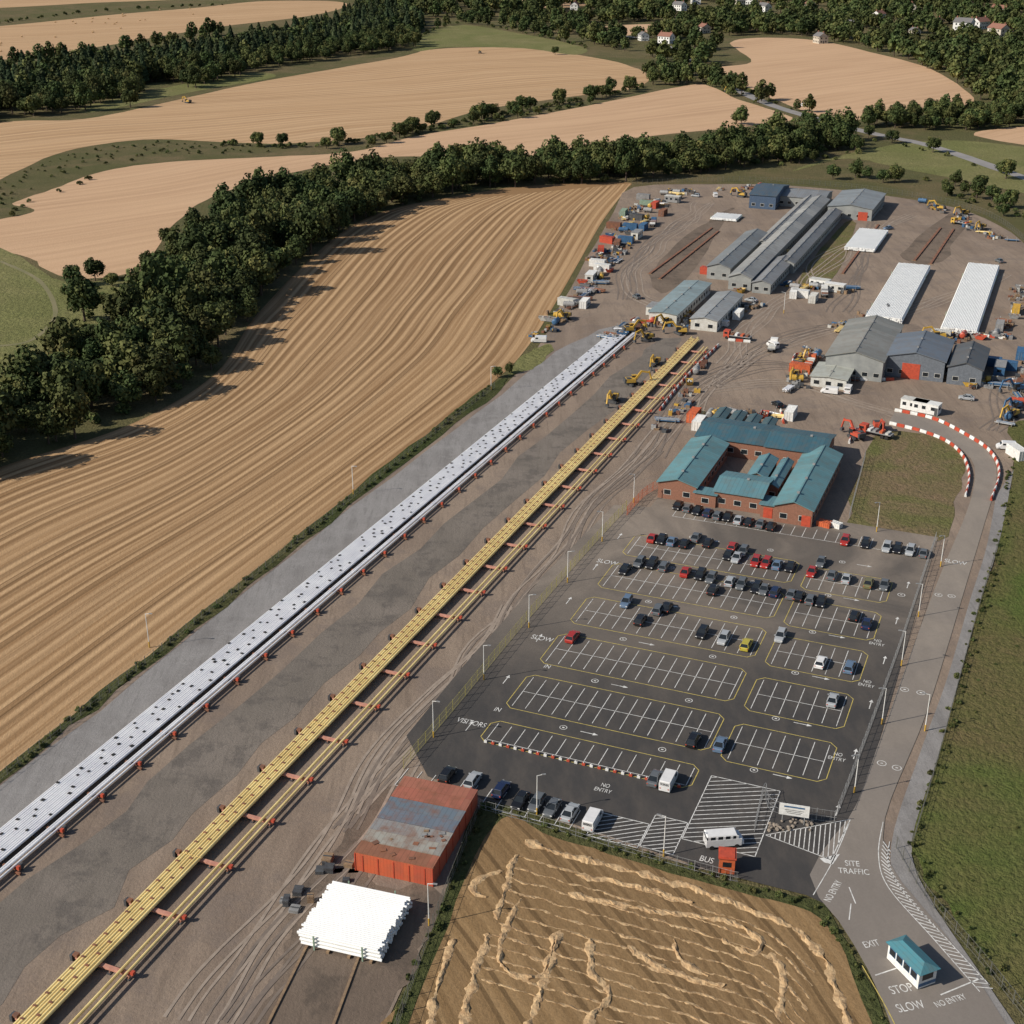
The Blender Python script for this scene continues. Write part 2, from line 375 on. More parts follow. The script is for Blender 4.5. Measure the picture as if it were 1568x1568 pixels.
# tyre tracks in the yard
tl, td = pm('tyre_track_pale', (.33, .27, .22), (.25, .2, .16), .6, .9), pm('tyre_track_dark', (.15, .12, .1), (.2, .16, .13), .6, .9)
for m, arr in ((tl, [[(1060, 640), (1130, 560), (1230, 520), (1420, 470), (1540, 420)], [(1120, 560), (1180, 480), (1240, 440), (1300, 380), (1400, 330)], [(1100, 600), (1200, 590), (1300, 620), (1370, 640)], [(560, 1250), (700, 1060), (900, 820), (1050, 640)], [(300, 1568), (470, 1350), (620, 1150), (800, 930)], [(1000, 470), (960, 440), (1000, 380), (1080, 310)]]),
               (td, [[(1090, 590), (1150, 540), (1260, 500), (1400, 500)], [(1000, 700), (1080, 590), (1180, 560), (1330, 600)], [(970, 460), (985, 400), (1050, 340)], [(340, 1568), (500, 1380), (560, 1300)], [(520, 1270), (660, 1090), (860, 850), (1000, 690)], [(1300, 480), (1330, 420), (1350, 340)], [(1500, 560), (1540, 620), (1520, 660)]])):
    vs = []; fs = []
    for px in arr:
        P = smooth([G(*p) for p in px], 14, False)
        for rep in range(3):
            o = R.uniform(-4, 4)
            for off in (-1, 1):
                a, f = strip_mesh([p+Vector((noise.noise((p.x*.03, p.y*.03, rep))*6, 0, 0)) for p in P], .45, .13+.004*rep, o+off*.95)
                k = len(vs); vs += a; fs += [tuple(q+k for q in g) for g in f]
    me = bpy.data.meshes.new('tyre_tracks'); me.from_pydata(vs, [], fs); me.materials.append(m); me.update()
    o_ = place(me, 'tyre_tracks', (0, 0, 0 if m is tl else .002))
# front field
poly('stubble_field', [(752, 1246), (860, 1280), (960, 1315), (1130, 1362), (1240, 1392), (1290, 1450), (1330, 1530), (1400, 1680), (560, 1680), (640, 1510), (700, 1370)], m_front, .112, True, .5)
poly('grass_verge', [(742, 1230), (860, 1262), (960, 1296), (1100, 1345), (1240, 1378), (1270, 1400), (1320, 1490), (1420, 1660), (1370, 1660), (1290, 1460), (1240, 1398), (1130, 1366), (960, 1318), (850, 1282), (765, 1254), (700, 1375), (600, 1640), (575, 1640), (680, 1370)], m_verge, .118, True, .5, 5)
# paving
def Lp(a, b): return L(a, b)
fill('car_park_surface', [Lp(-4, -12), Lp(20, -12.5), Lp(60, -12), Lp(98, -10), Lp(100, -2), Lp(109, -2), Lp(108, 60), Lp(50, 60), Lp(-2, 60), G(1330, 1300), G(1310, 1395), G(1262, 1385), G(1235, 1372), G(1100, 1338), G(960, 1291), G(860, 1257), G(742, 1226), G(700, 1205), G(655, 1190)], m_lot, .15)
def band(name, left, right, m, z):
    A, _ = resample(left, 50); B, _ = resample(right, 50)
    vs = []
    for a, b in zip(A, B): vs += [(a.x, a.y, z), (b.x, b.y, z)]
    me = bpy.data.meshes.new(name); me.from_pydata(vs, [], [(2*i, 2*i+1, 2*i+3, 2*i+2) for i in range(49)])
    me.materials.append(m); me.update()
    if me.polygons[0].normal.z < 0: me.flip_normals()
    return place(me, name, (0, 0, 0))
band('gravel_shoulder', [(1520, 1620), (1440, 1480), (1380, 1380), (1365, 1290), (1410, 1150), (1450, 1040), (1485, 920), (1510, 840), (1525, 760)],
     [(1575, 1600), (1500, 1490), (1420, 1370), (1396, 1290), (1436, 1160), (1472, 1030), (1502, 920), (1530, 830), (1552, 720)], m_gravel, .125)
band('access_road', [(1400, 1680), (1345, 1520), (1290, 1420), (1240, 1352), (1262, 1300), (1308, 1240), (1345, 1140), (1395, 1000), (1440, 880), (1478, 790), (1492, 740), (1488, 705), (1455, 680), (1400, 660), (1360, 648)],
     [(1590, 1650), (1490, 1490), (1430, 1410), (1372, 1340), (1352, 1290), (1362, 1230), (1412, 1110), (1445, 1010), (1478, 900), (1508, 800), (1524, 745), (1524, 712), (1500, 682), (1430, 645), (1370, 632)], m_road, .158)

# ---------------------------------------------------------------- markings
ZM = .175
def mark(mb, p, q, w, m):
    p = Vector((p.x, p.y, ZM)); q = Vector((q.x, q.y, ZM)); d = (q-p)
    if d.length < 1e-4: return
    d.normalize(); n = Vector((d.y, -d.x, 0))*w/2
    mb.add([p-n, p+n, q+n, q-n], [(0, 1, 2, 3)], m)
mk = MB(); ye = MB()
def outline(a0, a1, b0, b1):
    c = 1.2; pts = [(a0, b0+c), (a0, b1-c), (a0+c, b1), (a1-c, b1), (a1, b1-c), (a1, b0+c), (a1-c, b0), (a0+c, b0)]
    for i in range(8):
        p, q = pts[i], pts[(i+1) % 8]; mark(ye, L(*p), L(*q), .13, painty)
def bays(a0, a1, b0, n, double=True):
    W = 2.4*n
    if double:
        am = (a0+a1)/2; mark(mk, L(am, b0), L(am, b0+W), .12, paintw)
    else: mark(mk, L(a0, b0), L(a0, b0+W), .12, paintw)
    for i in range(n+1):
        b = b0+i*2.4; mark(mk, L(a0+.001, b), L(a1, b), .12, paintw)
rows = [(0, 5, 14, 0), (11, 21, 14, 1), (27, 37, 14, 1), (43, 53, 14, 1), (59, 69, 14, 1), (75, 84, 14, 1)]
for a0, a1, n, dbl in rows:
    bays(a0, a1, .6, n, dbl); outline(a0-.8, a1+.8, -.6, 35)
    if dbl:
        bays(a0-1.5, a1-1.5, 38.4, 6, True); outline(a0-2.3, a1-.7, 37.2, 54)
bays(-17, -12.2, -7.6, 12, False)
bays(97, 102, 4, 22, False)
def arrow(a, b, da, db):
    mark(mk, L(a, b), L(a+da*2.2, b+db*2.2), .16, paintw)
    p = L(a+da*2.2+db*.38, b+db*2.2+da*.38); q = L(a+da*2.2-db*.38, b+db*2.2-da*.38); r = L(a+da*3.1, b+db*3.1)
    mk.add([(p.x, p.y, ZM), (q.x, q.y, ZM), (r.x, r.y, ZM)], [(0, 1, 2)], paintw)
def roundel(c, r=.6):
    for i in range(12):
        t0, t1 = 2*pi*i/12, 2*pi*(i+1)/12
        mark(mk, c+Vector((r*cos(t0), r*sin(t0), 0)), c+Vector((r*cos(t1), r*sin(t1), 0)), .13, paintw)
    mark(mk, c-BV*.2, c+BV*.2, .3, paintw)
for a in (8, 24, 40, 56, 72, 88):
    for b in (14, 46):
        arrow(a, b, 0, 1); roundel(L(a, b-3))
    roundel(L(a, 28))
for a in (2, 18, 34, 50, 66, 82):
    for b in (-3.6, 57): arrow(a-1, b, 1, 0)
def hatch(a0, a1, b0, b1, step=1.2, slope=.5):
    mark(mk, L(a0, b0), L(a1, b0), .14, paintw); mark(mk, L(a1, b0), L(a1, b1), .14, paintw)
    mark(mk, L(a1, b1), L(a0, b1), .14, paintw); mark(mk, L(a0, b1), L(a0, b0), .14, paintw)
    k = a0-(b1-b0)*abs(slope); end = a1+(b1-b0)*abs(slope)
    while k < end:
        n = 40; seg = None; last = None
        for i in range(n+1):
            b = b0+(b1-b0)*i/n; a = k+(b-b0)*slope
            if a0 <= a <= a1:
                if seg is None: seg = (a, b)
                last = (a, b)
        if seg and last != seg: mark(mk, L(*seg), L(*last), .14, paintw)
        k += step
hatch(-13, 4, 37.2, 48, 1.15, .5)
hatch(-17, -9, 32, 37, 1.0, .6)
hatch(-17.5, -11.5, 24, 31.8, 1.1, .7)
def polyline(pts, w, m=paintw):
    P = smooth([G(*p) for p in pts], 6, False)
    for a, b in zip(P, P[1:]): mark(mk, a, b, w, m)
tri = [G(1172, 1280), G(1302, 1256), G(1272, 1318)]
for i in range(3): mark(mk, tri[i], tri[(i+1) % 3], .14, paintw)
for i in range(1, 17):
    t = i/17; p = tri[0].lerp(tri[1], t); q = tri[0].lerp(tri[2], min(1, t*1.25)) if t*1.25 < 1 else tri[2].lerp(tri[1], min(1, (t*1.25-1)/.25*.9))
    mark(mk, p, q, .14, paintw)
polyline([(1352, 1260), (1345, 1310), (1360, 1360), (1430, 1440), (1500, 1520)], .13)
polyline([(1362, 1290), (1360, 1325), (1385, 1370), (1450, 1440), (1515, 1510)], .13)
ra, _ = resample([(1352, 1290), (1350, 1325), (1372, 1372), (1435, 1445), (1500, 1520)], 36)
rb_, _ = resample([(1364, 1300), (1364, 1330), (1390, 1370), (1455, 1445), (1520, 1515)], 36)
for p, q in zip(ra[:-1], rb_[1:]): mark(mk, p, q, .15, paintw)
polyline([(1300, 1262), (1275, 1320), (1245, 1372)], .13)
polyline([(1320, 1480), (1365, 1560), (1400, 1640)], .12, painty)
polyline([(1340, 1495), (1400, 1475)], .2); polyline([(1440, 1525), (1500, 1500)], .2)
polyline([(1303, 1385), (1300, 1410)], .15); polyline([(1300, 1360), (1310, 1385)], .15)
g0 = [G(*p) for p in [(1255, 1316), (1286, 1309), (1275, 1325), (1262, 1322)]]
mk.add([(p.x, p.y, ZM) for p in g0], [(0, 1, 2, 3)], paintw)
for (u, v) in [(1380, 912), (1437, 912), (1457, 914), (1385, 1057), (1410, 1062), (1350, 1170), (1373, 1177)]: roundel(G(u, v), .7)
mk.obj('road_marking'); ye.obj('row_outline_marking')
def text(s, u, v, size, rz, sy=1.5):
    c = bpy.data.curves.new('t', 'FONT'); c.body = s; c.size = size; c.align_x = 'CENTER'; c.align_y = 'CENTER'
    o = bpy.data.objects.new('t', c); COL.objects.link(o)
    dg = bpy.context.evaluated_depsgraph_get(); me = bpy.data.meshes.new_from_object(o.evaluated_get(dg))
    bpy.data.objects.remove(o)
    me.materials.clear(); me.materials.append(paintw)
    p = G(u, v); place(me, 'painted_road_lettering', (p.x, p.y, ZM), rz, (1, sy, 1))
for s, u, v, sz, r in [('SITE\nTRAFFIC', 1306, 1330, 1.15, -.1), ('STOP', 1380, 1516, 1.3, AZ*.6), ('SLOW', 1394, 1543, 1.3, AZ*.6), ('NO ENTRY', 1455, 1534, .9, AZ*.9),
    ('NO ENTRY', 1276, 1366, 1.0, -AZ+1.4), ('EXIT', 1334, 1447, 1.1, AZ*.6), ('VISITORS', 722, 1108, 1.3, -AZ), ('SLOW', 830, 979, 1.5, -AZ), ('SLOW', 930, 862, 1.6, -AZ),
    ('SLOW', 1463, 862, 1.6, -AZ), ('NO\nENTRY', 1282, 1160, .9, -AZ), ('NO\nENTRY', 1327, 1048, .9, -AZ), ('NO\nENTRY', 1343, 985, .9, -AZ), ('NO\nENTRY', 925, 1208, .9, -AZ), ('BUS', 1082, 1318, 1.2, -AZ), ('IN', 838, 1022, 1.2, -AZ), ('IN', 762, 1088, 1.2, -AZ)]:
    text(s, u, v, sz, r)

# ---------------------------------------------------------------- pipe strings
def frame(p, q):
    P = G(*p); Q = G(*q); d = (Q-P); ln = d.length; d.normalize()
    return P, d, Vector((d.y, -d.x, 0)), ln
P, d, n, ln = frame((0, 1303), (945, 517))
def at(P, d, n, s, t, z): 
    p = P+d*s+n*t; return Vector((p.x, p.y, z))
mb = MB()
for i in range(13):
    t = -2.5+i*.41; z = .85+.02*(i % 2)
    s = -60+R.uniform(0, 12)
    while s < ln:
        e = min(s+12.2*3, ln+R.uniform(-3, 1)); mb.cyl(at(P, d, n, s, t, z), at(P, d, n, e-.12, t, z), .207, pipew, 10); s = e
for k in range(int((ln+60)/2.3)):
    s = -60+k*2.3
    for t in ([-1.9, .3] if k % 2 else [-.7, 1.6]):
        if R.random() < .85: mb.box(at(P, d, n, s+R.uniform(-.9, .9), t+R.uniform(-.5, .5), 1.1), (R.uniform(.35, .6), R.uniform(.35, .6), .1), black, rz=-AZ-.1+R.uniform(-.3, .3))
for k in range(int((ln+60)/9.2)):
    s = -60+k*9.2
    mb.beam(at(P, d, n, s, -3, .42), at(P, d, n, s, 3, .42), .4, .35, dgrey)
    for t in (-2.6, 0, 2.6): mb.box(at(P, d, n, s, t, .2), (.6, .6, .3), wood, rz=-AZ)
mb.obj('white_pipe_string')
mb = MB()
for t, r, m in ((4.0, .2, pipew), (4.45, .2, pipew), (5.2, .16, pipew)):
    mb.cyl(at(P, d, n, -60, t, .95), at(P, d, n, ln+4, t, .95), r, m, 8)
mb.beam(at(P, d, n, -60, 3.2, .3), at(P, d, n, ln, 3.2, .3), .25, .2, black)
for k in range(int((ln+62)/9.2)):
    s = -60+k*9.2+2
    mb.beam(at(P, d, n, s, 3.2, .6), at(P, d, n, s, 6.2, .6), .35, .3, rust)
    for t in (3.6, 5.6): mb.beam(at(P, d, n, s, t, .1), at(P, d, n, s, t, .5), .4, .4, dgrey)
    mb.box(at(P, d, n, s, 6.0, .95), (.45, .45, .5), red, rz=-AZ)
    mb.box(at(P, d, n, s+.7, 5.9, .7), (.3, .5, .9), dgrey, rz=-AZ)
    mb.box(at(P, d, n, s-.5, 6.2, .4), (.9, .3, .3), rust, rz=-AZ)
mb.obj('trestle_pipe_line')
P, d, n, ln = frame((55, 1568), (1063, 525))
s0 = (G(85, 1460)-P).dot(d); s1 = (G(860, 718)-P).dot(d); per = (s1-s0)/16
mb = MB()
for i in range(7):
    t = -1.45+i*.46; z = 1.05+(.05 if i % 2 else 0)
    s = -40
    while s < ln:
        e = min(s+36.6, ln+R.uniform(-2, 3)); mb.cyl(at(P, d, n, s, t, z), at(P, d, n, e-.15, t, z), .232, pipey, 10); s = e
s = -40
while s < ln:
    for t in (-1.1, .35):
        mb.box(at(P, d, n, s+(0 if t < 0 else 1.2), t, 1.32), (.55, .3, .1), rust, rz=-AZ)
    s += 2.3
mb.obj('yellow_pipe_string')
mb = MB()
for t, r, m in ((4.7, .2, pipey), (5.75, .2, pipey)):
    mb.cyl(at(P, d, n, -40, t, 1.0), at(P, d, n, ln-6, t, 1.0), r, m, 8)
s = s0-4*per
while s < ln:
    mb.beam(at(P, d, n, s, -2.4, .62), at(P, d, n, s, 6.4, .62), .6, .32, pink)
    for t in (-2.2, .9, 3, 5.9):
        mb.beam(at(P, d, n, s-.5, t, .08), at(P, d, n, s, t, .45), .18, .18, rust); mb.beam(at(P, d, n, s+.5, t, .08), at(P, d, n, s, t, .45), .18, .18, rust)
        mb.box(at(P, d, n, s, t, .15), (.5, 1.3, .14), dgrey, rz=-AZ)
    mb.box(at(P, d, n, s, -2.4, 1.0), (.7, .6, .4), rust, rz=-AZ); mb.box(at(P, d, n, s, 6.4, 1.0), (.45, .55, .4), red, rz=-AZ)
    mb.box(at(P, d, n, s, -2.95, .6), (.4, .9, .9), dgrey, rz=-AZ)
    s += per
mb.obj('pipe_trestle_row')

# ---------------------------------------------------------------- vehicles
def car_mesh(name, paint, kind='hatch'):
    mb = MB()
    if kind == 'van':
        st = [(-2.45, 1.85, .9), (-2.3, 1.95, .95), (1.0, 1.95, .95), (1.55, 1.25, .93), (2.2, 1.0, .88), (2.42, .7, .75)]
    else:
        st = [(-2.12, .72, .74), (-2.0, .9, .83), (-1.2, .97, .87), (0, .96, .88), (.95, .93, .88), (1.6, .86, .86), (2.0, .74, .78), (2.12, .55, .66)]
    vs = []; fs = []
    for y, zt, w in st:
        zm = .3+(zt-.3)*.6
        vs += [(-w*.96, y, .25), (-w, y, zm), (-w*.9, y, zt), (w*.9, y, zt), (w, y, zm), (w*.96, y, .25)]
    for i in range(len(st)-1):
        for j in range(5): fs.append((6*i+j, 6*i+6+j, 6*i+7+j, 6*i+j+1))
        fs.append((6*i+5, 6*i+11, 6*i+6, 6*i))
    e = 6*(len(st)-1)
    fs += [(0, 1, 2, 3, 4, 5), (e+5, e+4, e+3, e+2, e+1, e)]
    mb.add(vs, [f[::-1] for f in fs], paint)
    if kind != 'van':
        yb, yt0, yt1, yf = {'hatch': (-2.0, -1.65, .25, 1.05), 'saloon': (-1.6, -.95, .25, 1.05)}[kind]
        b = [(-.8, yb, .93), (.8, yb, .93), (.8, yf, .9), (-.8, yf, .9)]
        t = [(-.6, yt0, 1.42), (.6, yt0, 1.42), (.6, yt1, 1.44), (-.6, yt1, 1.44)]
        mb.add(b+t, [(0, 1, 5, 4), (1, 2, 6, 5), (2, 3, 7, 6), (3, 0, 4, 7)], glass)
        c = [(x*1.03, y, z+.005) for x, y, z in t]+[(x*.96, y*.97, z+.06) for x, y, z in t]
        mb.add(c, [(4, 5, 6, 7), (0, 1, 5, 4), (1, 2, 6, 5), (2, 3, 7, 6), (3, 0, 4, 7)], paint)
        for sx in (-1, 1):
            mb.beam((sx*.8, yf, .92), (sx*.61, yt1, 1.45), .07, .07, paint); mb.beam((sx*.8, yb, .93), (sx*.61, yt0, 1.43), .12, .12, paint)
            mb.beam((sx*.81, -.35, .93), (sx*.615, -.35, 1.44), .07, .07, paint)
            mb.box((sx*.95, .85, .95), (.18, .12, .13), paint)
    else:
        mb.add([(-.8, 1.03, 1.9), (.8, 1.03, 1.9), (.85, 1.55, 1.28), (-.85, 1.55, 1.28)], [(0, 3, 2, 1)], glass)
        for sx in (-1, 1): mb.box((sx*.95, .6, 1.45), (.04, .8, .45), glass)
        mb.box((0, -2.42, 1.45), (1.4, .06, .45), glass)
    wy = 1.35 if kind != 'van' else 1.55
    for sx in (-1, 1):
        for y in (-wy, wy):
            mb.cyl((sx*.72, y, .31), (sx*.9, y, .31), .32, black, 12); mb.cyl((sx*.9, y, .31), (sx*.91, y, .31), .19, steel, 8)
        mb.box((sx*.6, st[-1][0]-.02, .6), (.3, .06, .14), white); mb.box((sx*.65, st[0][0]-.01, .7), (.2, .05, .16), red)
    return mb.mesh(name)
def cp(name, c): 
    m = pm('carpaint_'+name, c, tuple(x*.9 for x in c), 1, .25); 
    m.node_tree.nodes['Principled BSDF'].inputs['Coat Weight'].default_value = .5; return m
CP = {'k': cp('black', (.012, .012, .014)), 'n': cp('navy', (.015, .025, .07)), 's': cp('silver', (.38, .4, .42)), 'g': cp('grey', (.12, .13, .14)),
      'w': cp('white', (.75, .75, .75)), 'r': cp('red', (.38, .03, .022)), 'y': cp('yellow', (.45, .38, .05)), 'b': cp('blue', (.12, .18, .27)), 'o': cp('olive', (.16, .15, .07))}
CM = {}
def car(u, v, c, kind=None, rz=None):
    kind = kind or R.choice(['hatch', 'saloon'])
    k = (c, kind)
    if k not in CM: CM[k] = car_mesh('van' if kind == 'van' else 'parked_car', CP[c], kind)
    p = G(u, v, .5)
    r = -AZ+R.uniform(-.03, .03) + (pi if R.random() < .5 else 0) if rz is None else rz
    place(CM[k], 'parked_van' if kind == 'van' else 'parked_car', (p.x, p.y, .15), r, (1, R.uniform(.95, 1.05), R.uniform(.97, 1.06)))
for u, v, c in [(685, 1187, 'k'), (724, 1196, 's'), (768, 1210, 'n'), (797, 1227, 'k'), (822, 1231, 'g'), (846, 1238, 'g'), (873, 1245, 's'),
    (1003, 1193, 'g'), (1062, 1134, 'k'), (1103, 1141, 'b'), (1275, 1073, 's'), (1257, 1015, 'w'), (1301, 1022, 'b'), (1143, 988, 'y'), (1195, 975, 's'), (1108, 979, 's'), (1075, 970, 'k'),
    (877, 976, 'r'), (959, 923, 'b'), (981, 950, 'k'), (1008, 934, 'g'), (1021, 931, 'k'), (957, 873, 'k'), (979, 862, 'g'), (998, 864, 'k'), (1017, 868, 'g'), (1050, 877, 'r'), (1072, 881, 'k'), (1089, 886, 'g'),
    (1092, 904, 'k'), (1118, 891, 's'), (1135, 896, 'g'), (1158, 901, 'k'), (1170, 904, 'g'), (1187, 907, 'n'), (1212, 911, 'g'), (1224, 914, 'k'), (1241, 919, 'g'), (1257, 922, 'k'), (1308, 944, 'k'), (1327, 956, 'n'), (1330, 894, 'o'),
    (1354, 897, 'g'), (1274, 882, 'g'), (1296, 887, 's'), (1243, 877, 'r'), (1257, 862, 'g'), (1115, 851, 'k'), (1128, 855, 's'), (1157, 861, 'r'), (1173, 863, 'r'), (1190, 866, 'b'), (1210, 869, 'k'), (1122, 838, 'r'),
    (999, 825, 'r'), (1013, 827, 'k'), (1029, 830, 'b'), (1048, 833, 'k'), (1066, 824, 'g'), (1084, 832, 'k'), (1138, 845, 'g'), (1294, 829, 'r'), (1325, 833, 'k'), (1358, 839, 's'), (1374, 841, 'k'), (1394, 844, 's'), (1414, 848, 'g'),
    (1038, 775, 'k'), (1053, 779, 'g'), (1068, 783, 'k'), (1084, 786, 'n'), (1099, 790, 'g'), (1114, 792, 'k'), (1131, 797, 's'), (1147, 800, 'k'), (1165, 803, 'g'), (1181, 807, 'k')]:
    car(u, v, c)
for u, v in [(908, 1257), (1024, 1197)]: car(u, v, 'w', 'van', -AZ)
for u, v, r in [(1183, 530, .4), (1299, 598, -AZ), (1270, 600, 1.2), (1104, 497, 1), (1540, 685, 1.4), (1230, 162, 1), (825, 522, 1.5), (1095, 300, 0)]: car(u, v, 'w', 'van', r)
for u, v, c, r in [(975, 455, 'g', .4), (1150, 460, 's', 1), (1360, 350, 'b', 2), (1190, 620, 'k', .3), (1480, 610, 's', 1.2), (1530, 400, 'g', .2), (1065, 300, 's', 1.1)]: car(u, v, c, None, r)
# minibus
mb = MB()
mb.box((0, 0, 1.05), (2.0, 5.2, 1.2), CP['w']); mb.box((0, -.25, 1.9), (1.9, 4.6, .5), glass, taper=.96); mb.box((0, -.3, 2.22), (1.84, 4.6, .14), CP['w'], taper=.93)
for y in (-2.2, -1.1, 0, 1.1, 1.95):
    for sx in (-1, 1): mb.box((sx*.93, y, 1.9), (.09, .35, .5), CP['w'])
mb.box((0, 2.75, .85), (1.8, .5, .6), CP['w'], taper=.9)
for sx in (-1, 1):
    for y in (-1.8, 1.9): mb.cyl((sx*.85, y, .36), (sx*1.03, y, .36), .36, black, 12)
p = G(1106, 1288, .8); mb.obj('white_minibus', (p.x, p.y, .15), radians(-83))

# ---------------------------------------------------------------- plant & yard items
def excavator(u, v, rz, sl, paint=yellow, name='excavator'):
    mb = MB()
    for sx in (-1, 1):
        mb.box((sx*1.2, 0, .45), (.6, 3.0, .7), dgrey)
        for y in (-1.5, 1.5): mb.cyl((sx*.9, y, .45), (sx*1.5, y, .45), .35, dgrey, 10)
    mb.cyl((0, 0, .6), (0, 0, 1.1), .8, dgrey, 12)
    M = Matrix.Rotation(sl, 3, 'Z')
    T = lambda x, y, z: M @ Vector((x, y, z))
    mb.box(T(0, -.6, 1.6), (2.5, 2.8, 1.0), paint, rz=sl, taper=.94); mb.box(T(0, -2.15, 1.5), (2.4, .6, 1.1), dgrey, rz=sl)
    mb.box(T(.4, -1.2, 2.2), (1.2, 1.2, .25), dgrey, rz=sl)
    mb.box(T(-.75, .75, 1.9), (.95, 1.5, 1.5), glass, rz=sl, taper=.9); mb.box(T(-.75, .75, 2.7), (.95, 1.45, .12), paint, rz=sl)
    mb.beam(T(.1, .7, 1.5), T(.1, 2.6, 4.0), .4, .55, paint); mb.beam(T(.1, 2.5, 4.0), T(.1, 4.9, 3.5), .36, .45, paint)
    mb.beam(T(.1, 4.8, 3.9), T(.1, 5.6, 1.3), .3, .38, paint); mb.beam(T(.1, 1.2, 1.4), T(.1, 2.9, 3.3), .16, .16, steel)
    mb.box(T(.1, 5.3, .9), (1.0, .8, .8), dgrey, rz=sl, taper=.7)
    p = G(u, v); mb.obj(name, (p.x, p.y, .1), rz)
for u, v, r, s in [(938, 616, 1.0, 1.8), (968, 590, .6, -2), (1003, 560, .3, 2.5), (1042, 512, .5, 1), (990, 522, 1.5, .8), (965, 510, .2, -1.5), (1020, 498, 2, .3), (1548, 640, .5, 1.8), (1215, 580, .4, 2.4), (1226, 560, .4, -1), (1437, 520, 1, .5),
                   (1135, 302, 1, 0), (1438, 322, 0, 1), (1475, 330, 1, 1), (1502, 352, 2, .4), (865, 490, .6, 2), (735, 82, 0, 0), (288, 158, 1, 0), (1120, 142, 1, 0)]: excavator(u, v, r, s)
excavator(1552, 628, .3, 2.0, blue, 'blue_loader_crane')
excavator(1556, 600, .3, 1.6, blue, 'blue_loader_crane'); excavator(1345, 660, .3, 2.8, red, 'red_loader_crane'); excavator(1310, 672, .3, .2, red, 'red_loader_crane')
def container(u, v, c, rz=0, sz=(2.44, 6.1, 2.6), name='shipping_container', z0=.1):
    mb = MB(); w, l, h = sz
    mb.box((0, 0, h/2), (w-.1, l-.1, h-.1), c)
    for sx in (-1, 1):
        for sy in (-1, 1): mb.box((sx*(w/2-.08), sy*(l/2-.08), h/2), (.16, .16, h), c)
        for z in (.08, h-.08): mb.box((sx*(w/2-.06), 0, z), (.12, l-.34, .15), c)
        k = -l/2+.5
        while k < l/2-.4: mb.box((sx*(w/2-.04), k, h/2), (.08, .14, h-.34), c); k += .45
    for sy in (-1, 1):
        for x in (-.35, .35): mb.cyl((x*w/2.4, sy*(l/2-.02), .2), (x*w/2.4, sy*(l/2-.02), h-.2), .03, steel, 6)
    k = -l/2+.4
    while k < l/2-.3: mb.box((0, k, h-.03), (w-.3, .2, .06), c); k += .6
    p = G(u, v); mb.obj(name, (p.x, p.y, z0), rz-AZ)
def cabin(u, v, c, roof, rz=0, sz=(3, 7, 2.7)):
    mb = MB(); w, l, h = sz
    mb.box((0, 0, h/2+.2), (w, l, h), c); mb.box((0, 0, h+.27), (w+.2, l+.2, .14), roof)
    for sx in (-1, 1):
        for y in (-.3, .05, .35): mb.box((sx*(w/2), y*l, 1.8), (.08, 1.0, .9), glass)
        mb.box((sx*w/2, -.43*l, 1.25), (.09, .8, 2), dgrey)
    mb.box((0, -l/2, 1.8), (1.2, .08, .8), glass)
    p = G(u, v); mb.obj('portable_cabin', (p.x, p.y, .08), rz-AZ)
def skip(u, v, c, rz=0):
    mb = MB()
    vs = [(-.8, -1, .1), (.8, -1, .1), (.8, 1, .1), (-.8, 1, .1), (-.95, -1.9, 1.3), (.95, -1.9, 1.3), (.95, 1.9, 1.3), (-.95, 1.9, 1.3)]
    mb.add(vs, [(3, 2, 1, 0), (0, 1, 5, 4), (1, 2, 6, 5), (2, 3, 7, 6), (3, 0, 4, 7)], c)
    for i in range(10): mb.box((R.uniform(-.6, .6), R.uniform(-1.3, 1.3), R.uniform(.9, 1.2)), (R.uniform(.2, .6), R.uniform(.2, .8), .3), R.choice([rust, wood, dgrey, offwh]), R.random()*3)
    for sx in (-1, 1): mb.beam((sx*.95, -1.9, 1.3), (sx*.95, 1.9, 1.3), .1, .12, c)
    p = G(u, v); mb.obj('rubbish_skip', (p.x, p.y, .08), rz-AZ)
def rack(u, v, mats, rz=0, l=7, w=2.2):
    mb = MB()
    for y in (-l*.35, l*.35):
        mb.beam((-w/2, y, .3), (w/2, y, .3), .25, .25, wood)
        for sx in (-1, 1): mb.beam((sx*w/2, y, .08), (sx*w/2, y, 1.5), .12, .12, steel)
    z = .58
    for lay in range(R.randint(1, 3)):
        x = -w/2+.3
        while x < w/2-.2:
            o = R.uniform(-.5, .5); mb.cyl((x, -l/2+o, z), (x, l/2+o, z), .14, R.choice(mats), 8); x += .3
        z += .28
    p = G(u, v); mb.obj('pipe_rack', (p.x, p.y, .08), rz-AZ)
def crates(u, v, rz=0, pal=None, name='crate_pile'):
    mb = MB(); pal = pal or [wood, wood, grey, blue, rust, offwh, steel, dgrey, dgrey, yellow]
    for i in range(R.randint(5, 9)):
        x, y = R.uniform(-2.4, 2.4), R.uniform(-2.4, 2.4); w, l, h = R.uniform(.6, 1.4), R.uniform(.6, 1.8), R.uniform(.5, 1.3); m = R.choice(pal); a = R.uniform(-.2, .2)
        for k in range(3): mb.box((x, y, h*(k+.5)/3), (w*(1-.04*(k % 2)), l*(1-.04*(k % 2)), h/3-.04), m, a)
        mb.box((x, y, h*1.02), (w*.9, l*.15, .05), dgrey, a)
    p = G(u, v); mb.obj(name, (p.x, p.y, .08), rz-AZ)
